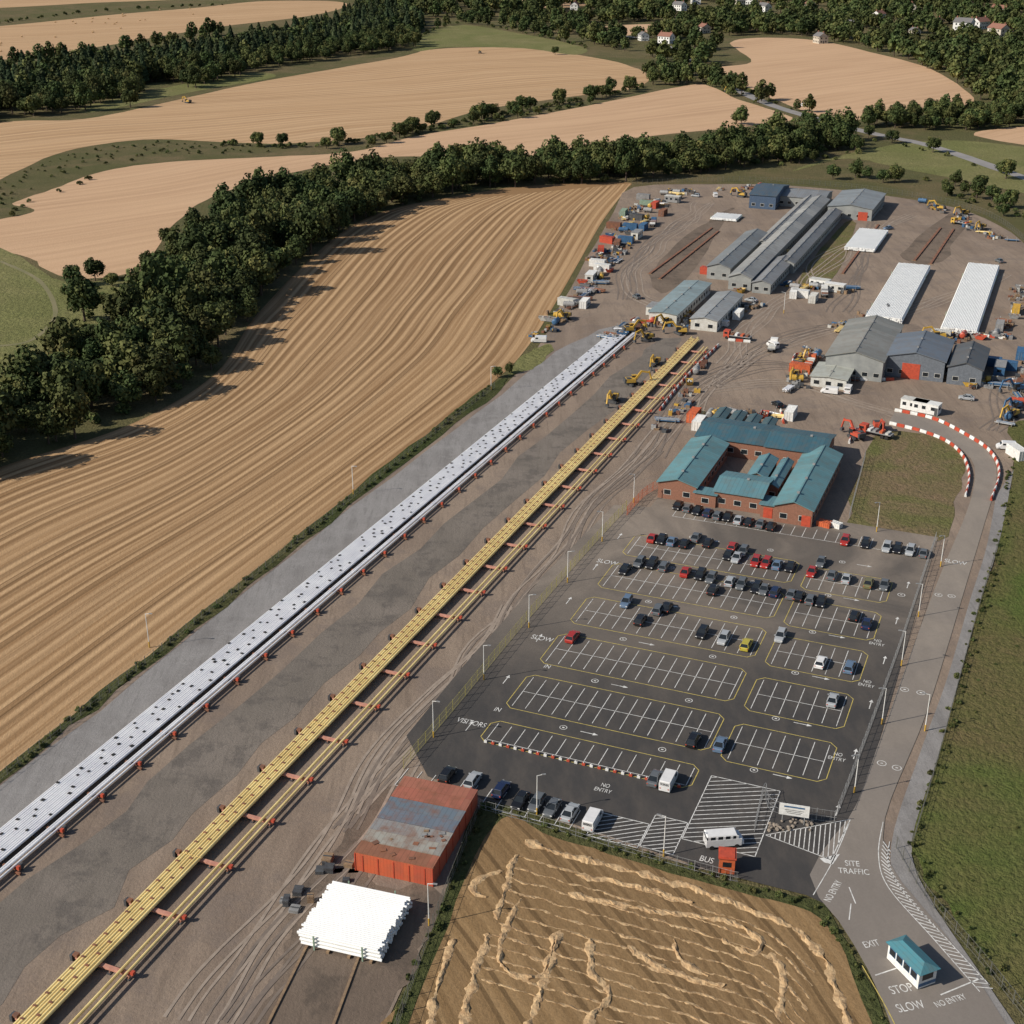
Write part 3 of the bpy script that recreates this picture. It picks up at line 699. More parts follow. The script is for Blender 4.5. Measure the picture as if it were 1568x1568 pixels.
def tank(u, v, c, rz=0):
    mb = MB()
    mb.cyl((0, -1.8, 1.3), (0, 1.8, 1.3), .9, c, 16); mb.cyl((0, -2, 1.3), (0, -1.8, 1.3), .55, c, 16, .9); mb.cyl((0, 1.8, 1.3), (0, 2, 1.3), .9, c, 16, .55)
    for y in (-1.2, 1.2): mb.box((0, y, .3), (1.6, .3, .6), dgrey)
    mb.cyl((0, 0, 2.1), (0, 0, 2.35), .25, steel, 10)
    p = G(u, v); mb.obj('storage_tank', (p.x, p.y, .08), rz-AZ)
def lorry(u, v, c, rz=0, bed=grey):
    mb = MB()
    mb.box((0, 3.2, 1.6), (2.3, 1.9, 2.1), c, taper=.94); mb.box((0, 4.05, 2.0), (2.0, .25, .8), glass); mb.box((0, -1, 1.0), (1.0, 7.6, .3), dgrey)
    mb.box((0, -1.2, 1.3), (2.4, 6.6, .2), bed)
    for y in (-3.4, -1.8, 0, 1.4): mb.box((0, y, 1.6), (2.2, .8, R.uniform(.3, .9)), R.choice([white, grey, orange, rust, offwh]))
    for sx in (-1, 1):
        for y in (-3.4, -2.2, 3.0): mb.cyl((sx*.8, y, .5), (sx*1.15, y, .5), .5, black, 12)
        mb.box((sx*1.16, 3.3, 2.0), (.05, .9, .6), glass)
    p = G(u, v); mb.obj('flatbed_lorry', (p.x, p.y, .08), rz-AZ)
C = container
for u, v, c, r in [(1003, 318, red, 0), (990, 316, green, 1.57), (965, 352, blue, 1.57), (985, 352, blue, 0), (940, 350, rust, 1.57), (930, 372, red, 1.3), (945, 378, rust, .2), (958, 372, blue, 1.57), (920, 388, red, .3),
                   (975, 337, dgrey, 1.4), (1015, 330, rust, 0), (1105, 492, white, 0), (1130, 487, white, 0), (1115, 480, offwh, 0), (1225, 455, white, 1.5), (1245, 462, offwh, 0), (1215, 455, white, .1),
                   (1516, 560, blue, 1.57), (1540, 566, blue, 1.57), (1562, 548, blue, 0), (1062, 643, orange, 0), (1070, 655, white, 0), (1210, 640, white, 0), (1556, 700, white, .6), (922, 415, white, 1.57), (915, 408, white, 1.57), (868, 468, offwh, 1.4), (895, 470, white, .1),
                   (1325, 330, red, 0), (1160, 442, red, 0), (1085, 420, red, 1.5), (1225, 570, orange, 1.5), (1555, 480, yellow, 0), (985, 306, grey, 1.57), (1440, 518, offwh, 1.5), (1530, 505, grey, 0), (955, 330, green, .1)]: C(u, v, c, r)
for u, v, c, rf, r in [(1270, 585, offwh, pm('cabin_roof_pale', (.5, .52, .5)), 1.5), (1285, 575, blue, offwh, 1.5), (1530, 572, blue, grey, 0), (1000, 480, offwh, grey, 0), (1418, 632, white, white, 1.35), (1400, 628, white, offwh, 1.35), (1255, 440, white, offwh, 1.4), (1278, 447, offwh, white, 1.4), (975, 365, offwh, grey, 0), (905, 430, offwh, white, .1), (1030, 310, grey, offwh, 1.5)]:
    cabin(u, v, c, rf, r)
items = [skip, crates, rack, tank, crates, rack, crates, crates]
def scatter_items(px0, px1, wid, k, seed):
    r = random.Random(seed)
    for i in range(k):
        t = i/max(1, k-1); u = px0[0]+(px1[0]-px0[0])*t+r.uniform(-wid, wid); v = px0[1]+(px1[1]-px0[1])*t+r.uniform(-wid*.35, wid*.35)
        f = r.choice(items); rz = r.uniform(-.3, .3)+r.choice([0, 1.57])
        if f is rack: rack(u, v, r.choice([[steel, pipew], [rust], [pipey], [blue, steel], [dgrey, rust]]), rz, r.uniform(4, 8))
        elif f is crates: crates(u, v, rz)
        else: f(u, v, r.choice([yellow, red, blue, grey, dgrey, offwh, steel]), rz)
scatter_items((835, 510), (905, 440), 16, 22, 1); scatter_items((880, 465), (940, 390), 16, 26, 2); scatter_items((925, 395), (975, 330), 20, 32, 3); scatter_items((970, 330), (1050, 292), 18, 30, 4)
scatter_items((960, 505), (1060, 480), 14, 18, 5); scatter_items((1040, 500), (1150, 470), 12, 18, 6); scatter_items((1210, 440), (1300, 445), 12, 18, 7); scatter_items((1215, 595), (1245, 540), 14, 14, 8)
scatter_items((1430, 520), (1540, 515), 10, 20, 9); scatter_items((1480, 590), (1560, 590), 10, 10, 10); scatter_items((1540, 500), (1568, 440), 10, 10, 11); scatter_items((1070, 640), (1200, 640), 10, 10, 12)
scatter_items((1080, 560), (1010, 660), 6, 8, 13); scatter_items((1420, 310), (1540, 370), 10, 16, 14); scatter_items((1130, 450), (1290, 330), 5, 20, 15); scatter_items((1300, 300), (1345, 320), 8, 10, 16); scatter_items((1265, 585), (1330, 575), 8, 12, 17)
scatter_items((1545, 650), (1568, 560), 8, 10, 18); scatter_items((1095, 290), (1180, 290), 10, 10, 19); scatter_items((1275, 505), (1360, 475), 14, 8, 20); scatter_items((1380, 560), (1500, 585), 8, 8, 21); scatter_items((980, 500), (930, 520), 10, 8, 22)
for u, v, c, r in [(1183, 535, white, .1), (1262, 452, white, .2), (1128, 520, red, 1.5), (1240, 560, orange, 0), (1470, 345, yellow, 1), (1000, 345, blue, 0.2), (1340, 668, red, 1.3)]:
    lorry(u, v, c, r)
crates(450, 1384, .3, [dgrey, grey, wood]); crates(518, 1332, .2, [wood, dgrey])

# ---------------------------------------------------------------- buildings (aligned with the site grid)
def gable(name, fl, fr, bl, h, rh, wall, roof_c, ridge='y', parent=None, win=True, oh=.4, base=0, door=None, rc2=None, pitch=1.0):
    A = G(*fl, h); B = G(*fr, h); D = G(*bl, h)
    x = BV; y = AV
    k = B.x/B.y; w = (k*A.y-A.x)/(x.x-k*x.y); l = (D-A).dot(y)
    c = A+x*w/2+y*l/2; rz = -AZ
    mb = MB(); b0 = .1
    mb.box((0, 0, (h+b0)/2), (w, l, h-b0), wall)
    rc2 = rc2 or tuple(q*.8 for q in roof_c)
    ax = 1 if ridge == 'y' else 0
    rm = sheet('roof_%s_%d' % ('_'.join('%.2f' % q for q in roof_c), ax), roof_c, rc2, ax, pitch)
    W, Ln = (w, l) if ridge == 'y' else (l, w)
    hw, hl = W/2+oh, Ln/2+oh
    def T(a, b, z): return (a, b, z) if ridge == 'y' else (-b, a, z)
    th = .18; z0 = h+.01
    if rh > 0:
        vs = [T(-hw, -hl, z0), T(0, -hl, z0+rh), T(hw, -hl, z0), T(-hw, hl, z0), T(0, hl, z0+rh), T(hw, hl, z0),
              T(-hw, -hl, z0+th), T(0, -hl, z0+rh+th), T(hw, -hl, z0+th), T(-hw, hl, z0+th), T(0, hl, z0+rh+th), T(hw, hl, z0+th)]
        mb.add(vs, [(6, 7, 10, 9), (7, 8, 11, 10), (0, 3, 4, 1), (1, 4, 5, 2), (0, 1, 7, 6), (1, 2, 8, 7), (3, 9, 10, 4), (4, 10, 11, 5), (0, 6, 9, 3), (2, 5, 11, 8)], rm)
        gm = [T(-W/2, -Ln/2+.002, h), T(W/2, -Ln/2+.002, h), T(0, -Ln/2+.002, h+rh*.97), T(-W/2, Ln/2-.002, h), T(W/2, Ln/2-.002, h), T(0, Ln/2-.002, h+rh*.97)]
        mb.add(gm, [(0, 1, 2), (5, 4, 3)], wall)
        mb.beam(T(0, -hl, z0+rh+th+.03), T(0, hl, z0+rh+th+.03), .35, .1, rm)
        for q in range(int(Ln/9)):   # ridge vents
            mb.box(T(.0, -Ln/2+4.5+9*q, z0+rh+th+.22), (.6, .6, .35), grey)
    else:
        mb.box((0, 0, z0+th/2), (w+2*oh, l+2*oh, th), rm)
    if win:
        for sgn, length, axis in ((-1, w, 'x'), (1, w, 'x'), (-1, l, 'y'), (1, l, 'y')):
            kk = max(1, int(length/3.2)); 
            for i in range(kk):
                t = -length/2+length*(i+.5)/kk; z = min(1.9, h*.5)
                if axis == 'x': cpos, dm = (t, sgn*(l/2), z), (1.5, .1, 1.1); fr_, dn = (t, sgn*l/2, z), (1.7, .06, 1.3)
                else: cpos, dm = (sgn*w/2, t, z), (.1, 1.5, 1.1); fr_, dn = (sgn*w/2, t, z), (.06, 1.7, 1.3)
                mb.box(fr_, dn, offwh); mb.box(cpos, dm, glass)
    if door: mb.box((door[0]*w, -l/2, door[2]/2+b0), (door[1], .16, door[2]), door[3])
    return mb.obj(name, (c.x, c.y, 0), rz, parent)
teal, teal2, tdark = (.13, .28, .31), (.11, .24, .28), (.045, .12, .16)
ob = empty('office_building')
gable('left_wing', (1008, 738), (1066, 751), (1063, 673), 4, 1.4, brick, teal, 'y', ob)
gable('right_wing', (1186, 774), (1244, 788), (1240, 690), 4, 1.6, brick, teal, 'y', ob, door=(.35, 2, 2.6, red))
gable('front_range', (1094, 752), (1166, 768), (1120, 724), 4, 1.2, brick, teal2, 'x', ob)
gable('link_front', (1064, 754), (1096, 762), (1070, 746), 3.2, 0, brick, teal2, 'x', ob)
gable('link_front_right', (1165, 772), (1188, 778), (1172, 760), 3.2, 0, brick, teal2, 'x', ob, door=(0, 2, 2.5, red))
gable('middle_wing', (1146, 728), (1172, 734), (1166, 700), 3.8, 1, brick, teal2, 'y', ob)
gable('back_range', (1066, 668), (1172, 694), (1088, 640), 4.2, 1.3, brick, tdark, 'x', ob)
gable('back_range_right', (1172, 684), (1262, 700), (1190, 655), 4.6, 1.4, brick, tdark, 'x', ob)
gable('side_range', (1174, 745), (1190, 750), (1200, 706), 3.4, .8, brick, teal2, 'y', ob)
for i in range(4): gable('rear_room', (1092+i*24, 640+i*5), (1108+i*24, 643+i*5), (1102+i*24, 626+i*5), 3.4, .5, dgrey, (.06, .12, .14), 'y', ob, win=False)
ls = empty('fabrication_shed')
wg = pm('shed_wall', (.3, .31, .3), (.22, .23, .23), .3)
gable('bay_left', (1083, 408), (1118, 418), (1142, 355), 4.5, 1.5, wg, (.21, .23, .24), 'y', ls, pitch=2)
gable('bay_long', (1116, 424), (1150, 433), (1232, 303), 4.5, 1.6, wg, (.38, .38, .36), 'y', ls, rc2=(.24, .25, .25), pitch=3)
gable('bay_right', (1152, 433), (1180, 440), (1190, 395), 3.6, 1.2, wg, (.25, .26, .27), 'y', ls, pitch=2)
gable('bay_right_long', (1194, 402), (1216, 406), (1262, 322), 3.8, 1.2, wg, (.2, .21, .22), 'y', ls, pitch=2)
gable('bay_far_left', (1158, 372), (1176, 376), (1222, 300), 4, 1.2, wg, (.3, .3, .29), 'y', ls, pitch=3)
gable('workshop', (994, 478), (1036, 488), (1045, 430), 3.6, .5, offwh, (.26, .34, .36), 'y')
gable('workshop', (1058, 488), (1098, 497), (1098, 448), 3.6, .9, offwh, (.3, .32, .33), 'y', pitch=2)
gable('workshop', (1148, 298), (1188, 306), (1156, 280), 6, 2, pm('navy_wall', (.06, .1, .17)), (.06, .10, .14), 'x')
gable('warehouse', (1192, 300), (1262, 312), (1202, 288), 4.5, 1.4, wg, (.21, .23, .25), 'x'); gable('warehouse', (1268, 316), (1335, 328), (1290, 292), 5, 1.4, wg, (.25, .28, .3), 'y', door=(.3, 4, 3.6, red))
gable('warehouse', (1265, 545), (1352, 562), (1300, 490), 6, 2.2, wg, (.27, .27, .25), 'y', door=(-.2, 3, 3, red), rc2=(.2, .205, .19))
gable('warehouse', (1356, 545), (1446, 565), (1376, 513), 6, 2, pm('slate_wall', (.15, .17, .2)), (.15, .18, .22), 'y', door=(-.05, 5, 4.5, red))
gable('warehouse', (1452, 562), (1504, 572), (1468, 530), 5, 1.8, pm('slate_wall', (.12, .14, .17)), (.1, .11, .12), 'y')
gable('store_building', (1242, 576), (1296, 586), (1262, 556), 3, .4, offwh, (.42, .44, .4), 'y')
# orange container shed with patchwork roof
A, B, D = G(543, 1306, 3.1), G(662, 1331, 3.1), G(625, 1190, 3.1)
x = B-A; w = x.length; x.normalize(); y = Vector((-x.y, x.x, 0)); l = (D-A).dot(y); c = A+x*w/2+y*l/2
mb = MB(); wr = sheet('container_wall', (.58, .12, .05), (.46, .09, .05), 0, .5)
mb.box((0, 0, 1.6), (w, l, 3.0), wr)
cols = [('rusty_roof', (.26, .12, .07), (.36, .13, .08)), ('pale_grey_roof', (.34, .33, .29), (.26, .25, .23)), ('grey_roof', (.25, .25, .25), (.32, .31, .28)), ('slate_roof', (.15, .18, .22), (.13, .16, .2)), ('slate_roof2', (.13, .17, .21), (.17, .19, .21)), ('red_roof', (.38, .13, .085), (.3, .12, .08)), ('red_roof2', (.36, .14, .09), (.3, .1, .07))]
k = len(cols)
for i, (nm, a, b) in enumerate(cols):
    m = sheet(nm, a, b, 0, .8, dirtamt=.8, dirt=(.2, .09, .05)); yy = -l/2+l*(i+.5)/k
    mb.box((0, yy, 3.2+.05*(i % 2)), (w+.2, l/k-.12, .18), m)
    for sx in (-1, 1): mb.box((sx*w/2, -l/2+l*i/k, 1.6), (.14, .16, 3.0), red)
for i in range(5): mb.box((-w/2+w*(i+.5)/5, -l/2, 1.5), (.15, .12, 2.8), red)
for i in range(14): mb.box((R.uniform(-w/2, w/2)*.9, R.uniform(-.47, -.1)*l, 3.36), (R.uniform(.3, 1.0), R.uniform(.3, .8), .05), R.choice([rust, wood, rust, grey]), R.random())
mb.obj('container_shed', (c.x, c.y, 0), math.atan2(x.y, x.x))
# white pipe stacks
pwhite = pm('pipe_bright_white', (.88, .89, .88), (.83, .84, .83), .3, .5)
def stack(fl, fr, bl, h, name='white_pipe_stack', cross=False, r0=.24, grid=True):
    A, B, D = G(*fl, h), G(*fr, h), G(*bl, h)
    if grid:
        x = BV; k = B.x/B.y; w = (k*A.y-A.x)/(x.x-k*x.y)
    else: x = B-A; w = x.length; x.normalize()
    y = Vector((-x.y, x.x, 0)); l = (D-A).dot(y); c = A+x*w/2+y*l/2
    mb = MB()
    W, Ln = (l, w) if cross else (w, l)
    T = (lambda a, b, z: (b, a, z)) if cross else (lambda a, b, z: (a, b, z))
    nn = max(3, int(W/(2.02*r0))); r = W/nn/2.02; z = .35+r
    lay = max(1, int((h-.35)/(1.75*r)))
    for j in range(lay):
        for i in range(nn-(j % 2)):
            xx = -W/2+r*1.01+(i+.5*(j % 2))*2.02*r; o = R.uniform(-.3, .3)
            mb.cyl(T(xx, -Ln/2+o, z+j*1.74*r), T(xx, Ln/2+o, z+j*1.74*r), r, pwhite, 8)
    for s in (-.4, -.13, .13, .4):
        a, b = T(0, s*Ln, .18), T(W+.6, .4, .3); mb.box(a, (abs(b[0]), abs(b[1]), b[2]), wood)
    for s in (-.3, .3):
        for sx in (-1, 1):
            b = T(.15, .2, h); mb.box(T(sx*(W/2+.15), s*Ln, h/2), b, green)
    mb.obj(name, (c.x, c.y, .08), math.atan2(x.y, x.x))
stack((456, 1428), (580, 1456), (496, 1343), 2.3, cross=True, r0=.17, grid=False)
stack((1325, 482), (1382, 489), (1370, 401), 2.2); stack((1440, 500), (1497, 509), (1490, 402), 2.2); stack((1293, 377), (1340, 382), (1312, 348), 1.8); stack((1087, 332), (1128, 337), (1093, 324), 1.5)
mb = MB()
for p, q in [((470, 1450), (395, 1600)), ((550, 1465), (500, 1600))]:
    a, b = G(*p), G(*q); mb.beam((a.x, a.y, .2), (b.x, b.y, .2), .35, .2, wood)
mb.obj('skid_rail')
for pts in [[(995, 420), (1090, 350)], [(1010, 428), (1100, 355)], [(1290, 420), (1345, 345)], [(1400, 400), (1440, 350)], [(1425, 405), (1460, 352)]]:
    mb = MB(); a, b = G(*pts[0]), G(*pts[1]); mb.beam((a.x, a.y, .3), (b.x, b.y, .3), .8, .4, rust)
    for k in range(12):
        p = a.lerp(b, k/11); mb.box((p.x, p.y, .14), (2, .4, .15), wood, rz=-AZ)
    mb.obj('rail_track')
# guard hut
mb = MB(); tealm = sheet('hut_roof', (.06, .22, .27), (.06, .2, .25), 0, .6)
mb.box((0, 0, 1.5), (3, 6.6, 2.7), white)
hw, hl, z0, rh = 1.8, 3.7, 2.86, .75
mb.add([(-hw, -hl, z0), (hw, -hl, z0), (hw, hl, z0), (-hw, hl, z0), (0, -hl+1.4, z0+rh), (0, hl-1.4, z0+rh)], [(0, 1, 4), (1, 2, 5, 4), (2, 3, 5), (3, 0, 4, 5), (3, 2, 1, 0)], tealm)
for y in (-2.2, -.7, .8, 2.3):
    for sx in (-1, 1): mb.box((sx*1.5, y, 1.9), (.08, 1.1, 1.0), glass); mb.box((sx*1.5, y, 1.9), (.05, 1.3, 1.2), blue)
mb.box((0, -3.3, 1.9), (1.8, .08, 1), glass); mb.box((0, -3.3, .7), (2.96, .1, .5), blue); mb.box((0, -3.3, 2.6), (1.4, .12, .3), blue)
p = G(1394, 1488); o = mb.obj('gatehouse', (p.x, p.y, .1), radians(24)); o.scale = (.92, .92, .92)
# red kiosk
mb = MB(); mb.box((0, 0, 1.4), (2.2, 2.4, 2.5), orange); mb.box((0, 0, 2.72), (2.5, 2.7, .14), red); mb.box((0, 0, 2.85), (2.1, 2.3, .12), red)
mb.box((0, -1.2, 1.7), (1.2, .08, .8), glass); mb.box((-1.1, 0, 1.2), (.08, .9, 2), dgrey); mb.box((1.1, 0, 1.7), (.08, 1, .8), glass)
p = G(1112, 1332); mb.obj('red_kiosk', (p.x, p.y, .15), -.15)
# sign board
mb = MB(); mb.box((0, 0, 2.4), (4.4, .12, 2.0), white)
for sx in (-1, 1): mb.cyl((sx*1.6, .12, 0), (sx*1.6, .12, 3.2), .08, steel, 8)
mb.box((0, -.07, 2.95), (3, .03, .25), blue)
for k in range(3): mb.box((0, -.07, 2.4-.28*k), (2.8-.4*k, .03, .07), dgrey)
p = G(1214, 1262); mb.obj('site_sign_board', (p.x, p.y, .1), -.25)
C(1262, 806, orange, 1.35, (2.0, 3, 1.2), 'orange_skip_container'); C(1280, 808, white, 1.2, (1.5, 2.4, 1.2), 'orange_skip_container')
# lamp posts
mb = MB(); mb.cyl((0, 0, 0), (0, 0, 7), .09, white, 8, .06); mb.beam((0, 0, 6.95), (.9, 0, 7.1), .08, .08, white); mb.box((1.0, 0, 7.1), (.6, .25, .12), steel)
mb.cyl((0, 0, 0), (0, 0, 1.2), .13, yellow, 8); lamp = mb.mesh('street_lamp')
for u, v in [(541, 757), (229, 992), (752, 598), (922, 830), (869, 893), (810, 962), (741, 1042), (664, 1130), (1016, 1312), (822, 1248), (657, 1418), (1342, 815), (1440, 868), (1406, 945), (1380, 1020), (1350, 1110), (1308, 1215), (970, 770), (1416, 1120), (1300, 560), (1200, 480)]:
    p = G(u, v); place(lamp, 'street_lamp', (p.x, p.y, .1), R.uniform(-.5, .5)+(pi if u > 900 else 0))
# fences
def fence(px, h=2.2, col=None, step=2.6, wire=.9):
    P = smooth([G(*p) for p in px], 8, False); mb = MB(); acc = 0; col = col or steel
    for a, b in zip(P, P[1:]):
        dd = (b-a).length; d = (b-a).normalized()
        for z in (.25, h*.5, h): mb.beam((a.x, a.y, z+.05), (b.x, b.y, z+.05), .035, .035, col)
        k = 0
        while k < dd:
            p = a+d*k; mb.beam((p.x, p.y, .05), (p.x, p.y, h), .02, .02, col); k += wire
        k = (-acc) % step
        while k < dd:
            p = a+d*k; mb.beam((p.x, p.y, 0), (p.x, p.y, h+.2), .09, .09, col); k += step
        acc = (acc+dd) % step
    return mb.obj('mesh_fence')
yf = pm('fence_yellow', (.4, .36, .12)); df = pm('fence_dark', (.16, .16, .14))
fence([(618, 1178), (700, 1082), (800, 960), (900, 845), (960, 780)], 2.2, yf, wire=.4)
fence([(-60, 1245), (300, 956), (600, 717), (758, 594)], 1.6, df); fence([(960, 790), (985, 762), (1008, 748)], 2.2, orange, wire=.2)
fence([(735, 1240), (850, 1272), (960, 1306), (1100, 1345), (1130, 1352)], 1.8, steel); fence([(600, 1600), (660, 1430), (735, 1240)], 2, df)
fence([(1282, 1248), (1320, 1150), (1375, 1000), (1415, 880), (1432, 830)], 2.2, steel); fence([(1155, 1275), (1170, 1218), (1185, 1245), (1280, 1262)], 2.2, steel)
fence([(1372, 1300), (1420, 1380), (1505, 1480), (1600, 1600)], 2, df); fence([(968, 284), (1090, 278), (1200, 280), (1330, 292), (1460, 314), (1530, 340), (1590, 390)], 2.2, df)
fence([(1398, 1290), (1437, 1160), (1472, 1030), (1502, 920), (1530, 830)], 1.3, df); fence([(1300, 795), (1325, 700)], 2, steel)
# barriers red/white
def barrier(px, closed=False):
    P, ln = resample(px, max(4, int(sum((G(*b)-G(*a)).length for a, b in zip(px, px[1:]))/2)))
    mb = MB()
    for i, (a, b) in enumerate(zip(P, P[1:])):
        m = red if i % 2 else white; q = a.lerp(b, .9)
        mb.beam((a.x, a.y, .3), (q.x, q.y, .3), .5, .45, m); mb.beam((a.x, a.y, .7), (q.x, q.y, .7), .22, .4, m)
    mb.obj('traffic_barrier_row')
barrier([(1362, 650), (1410, 662), (1450, 678), (1474, 700), (1484, 730), (1478, 762)]); barrier([(1370, 630), (1430, 643), (1480, 668), (1515, 692), (1530, 725), (1517, 768)])
barrier([(1215, 570), (1218, 545), (1262, 548)]); barrier([(1115, 522), (1150, 525)]); barrier([(1100, 530), (1050, 580), (1010, 630)]); barrier([(1300, 680), (1310, 660), (1345, 655)]); barrier([(1430, 508), (1500, 515), (1540, 520)])
barrier([(1195, 630), (1200, 650)]); barrier([(1290, 583), (1370, 583)])
mb = MB()
for i in range(26):
    p = L(-.9, .8+i*1.3); mb.box((p.x, p.y, .35), (.5, .25, .4), red if i % 2 else white, rz=-AZ); mb.cyl((p.x, p.y, .14), (p.x, p.y, .75), .06, white, 6)
mb.obj('bollard_row')
mb = MB(); stone = pm('boulder_stone', (.3, .25, .2), (.2, .17, .14), 2, .9)
for i in range(34):
    u = R.uniform(1178, 1245); v = 1262+R.uniform(-6, 12); p = G(u, v); s = R.uniform(.2, .42); bm = bmesh.new(); bmesh.ops.create_icosphere(bm, subdivisions=1, radius=s)
    vs = [Vector((q.co.x*R.uniform(.7, 1.2)+p.x, q.co.y*R.uniform(.7, 1.2)+p.y, q.co.z*.7+.3)) for q in bm.verts]; fs = [[q.index for q in f.verts] for f in bm.faces]; bm.free(); mb.add(vs, fs, stone)
mb.obj('boulder_pile')
# houses
HS = []
cream = pm('cream_render', (.55, .5, .42)); sl = pm('slate_tiles', (.12, .12, .13), (.18, .17, .16)); tile = pm('clay_tiles', (.28, .13, .09), (.22, .11, .08))
def house(u, v, s=1, rz=0):
    wl = R.choice([white, white, cream]); rf = R.choice([sl, sl, tile]); ln = R.uniform(5, 8)
    mb = MB(); mb.box((0, 0, 2.7), (8, 2*ln, 5.4), wl)
    mb.add([(-4.5, -ln-.4, 5.41), (0, -ln-.4, 8.4), (4.5, -ln-.4, 5.41), (-4.5, ln+.4, 5.41), (0, ln+.4, 8.4), (4.5, ln+.4, 5.41)], [(0, 1, 4, 3), (1, 2, 5, 4), (0, 3, 5, 2)], rf)
    mb.add([(-4, -ln, 5.4), (4, -ln, 5.4), (0, -ln, 8.1), (-4, ln, 5.4), (4, ln, 5.4), (0, ln, 8.1)], [(0, 1, 2), (5, 4, 3)], wl)
    for y in (-ln+1, ln-1): mb.box((0, y, 8.6), (1, .8, 1.6), brick)
    for y in (-4, -1.4, 1.4, 4):
        for z in (1.5, 4.1):
            for sx in (-1, 1): mb.box((sx*4, y, z), (.1, 1.1, 1.2), glass)
    for x in (-2, 2):
        for z in (1.5, 4.1): mb.box((x, -ln, z), (1.1, .1, 1.2), glass)
    mb.box((0, -ln, 1.1), (1, .14, 2.1), dgrey)
    p = G(u, v); HS.append(p); place(mb.mesh('village_house'), 'village_house', (p.x, p.y, 0), rz, s)
for u, v, s in [(1020, 66, 1.2), (1078, 50, 1.1), (1256, 66, 1.2), (1400, 55, 1), (1475, 46, 1.5), (1500, 44, 1.4), (1528, 56, 1.5), (1548, 64, 1.3), (1435, 40, 1.1), (1345, 30, 1.2), (1130, 10, 1.4), (1065, 6, 1.4), (1170, 18, 1.3), (1240, 14, 1.2), (985, 62, 1), (880, 15, 1.2), (1480, 14, 1.4), (1300, 44, 1.1), (1530, 22, 1.3), (1040, 16, 1.3), (1150, 6, 1.4), (1395, 18, 1.3)]:
    house(u, v, s, R.uniform(-1, 1))

# ---------------------------------------------------------------- straw swaths
straw = pm('straw', (.54, .38, .21), (.36, .23, .12), 1.1, .95, bmp=.8)
mb = MB()
def swath(px, w=1.7, h=.32):
    P, ln = resample(px, max(8, int(sum((G(*b)-G(*a)).length for a, b in zip(px, px[1:]))/.4)))
    vs = []; 
    for i, p in enumerate(P):
        d = (P[min(i+1, len(P)-1)]-P[max(i-1, 0)]).normalized(); n = Vector((d.y, -d.x, 0))
        p = p+n*noise.noise((p.x*.35, p.y*.35, 5))*.5
        nz = noise.noise((p.x*.5, p.y*.5, 3)); ww = w*max(.12, .75+.95*nz+R.uniform(-.2, .2))*(.3 if i in (0, len(P)-1) else 1); hh = h*max(.1, .8+1.4*noise.noise((p.x*.6, p.y*.6, 7)))
        for t, z in ((-.5, 0), (-.3, .65), (0, 1), (.3, .65), (.5, 0)):
            j = R.uniform(-.14, .14); q = p+n*(t*ww+j); vs.append((q.x, q.y, .11+max(0, z*(hh+j*.5))))
    mb.add(vs, [(5*i+j, 5*i+j+1, 5*i+6+j, 5*i+5+j) for i in range(len(P)-1) for j in range(4)], straw)
for s in [[(805, 1288), (860, 1308), (950, 1330), (1060, 1362), (1150, 1395), (1220, 1425), (1265, 1475), (1300, 1568), (1320, 1650)],
          [(870, 1368), (960, 1390), (1050, 1402), (1120, 1415), (1165, 1440), (1150, 1462), (1105, 1440)],
          [(770, 1335), (738, 1345), (725, 1365), (745, 1375)], [(800, 1378), (775, 1420), (765, 1470), (790, 1495), (830, 1490), (850, 1430)],
          [(855, 1425), (845, 1480), (825, 1530), (800, 1600)], [(905, 1440), (905, 1490), (935, 1525), (905, 1560), (890, 1620)], [(960, 1450), (1000, 1475), (1060, 1500), (1110, 1510)], [(1030, 1440), (1045, 1475), (1085, 1495)],
          [(695, 1440), (675, 1500), (650, 1600)], [(748, 1430), (725, 1500), (700, 1600)], [(880, 1340), (980, 1360), (1060, 1385)], [(1180, 1460), (1200, 1500), (1190, 1560)], [(790, 1310), (770, 1370), (760, 1410)]]: swath(s, R.uniform(1.1, 1.6), .24)
for i in range(12):
    k = i*19+12
    swath([(790-k*.25, 1300+k*.9), (900, 1330+k), (1040, 1370+k), (1170, 1415+k), (1250-k*.2, 1480+k)], .4, .06)
mb.obj('straw_swath')

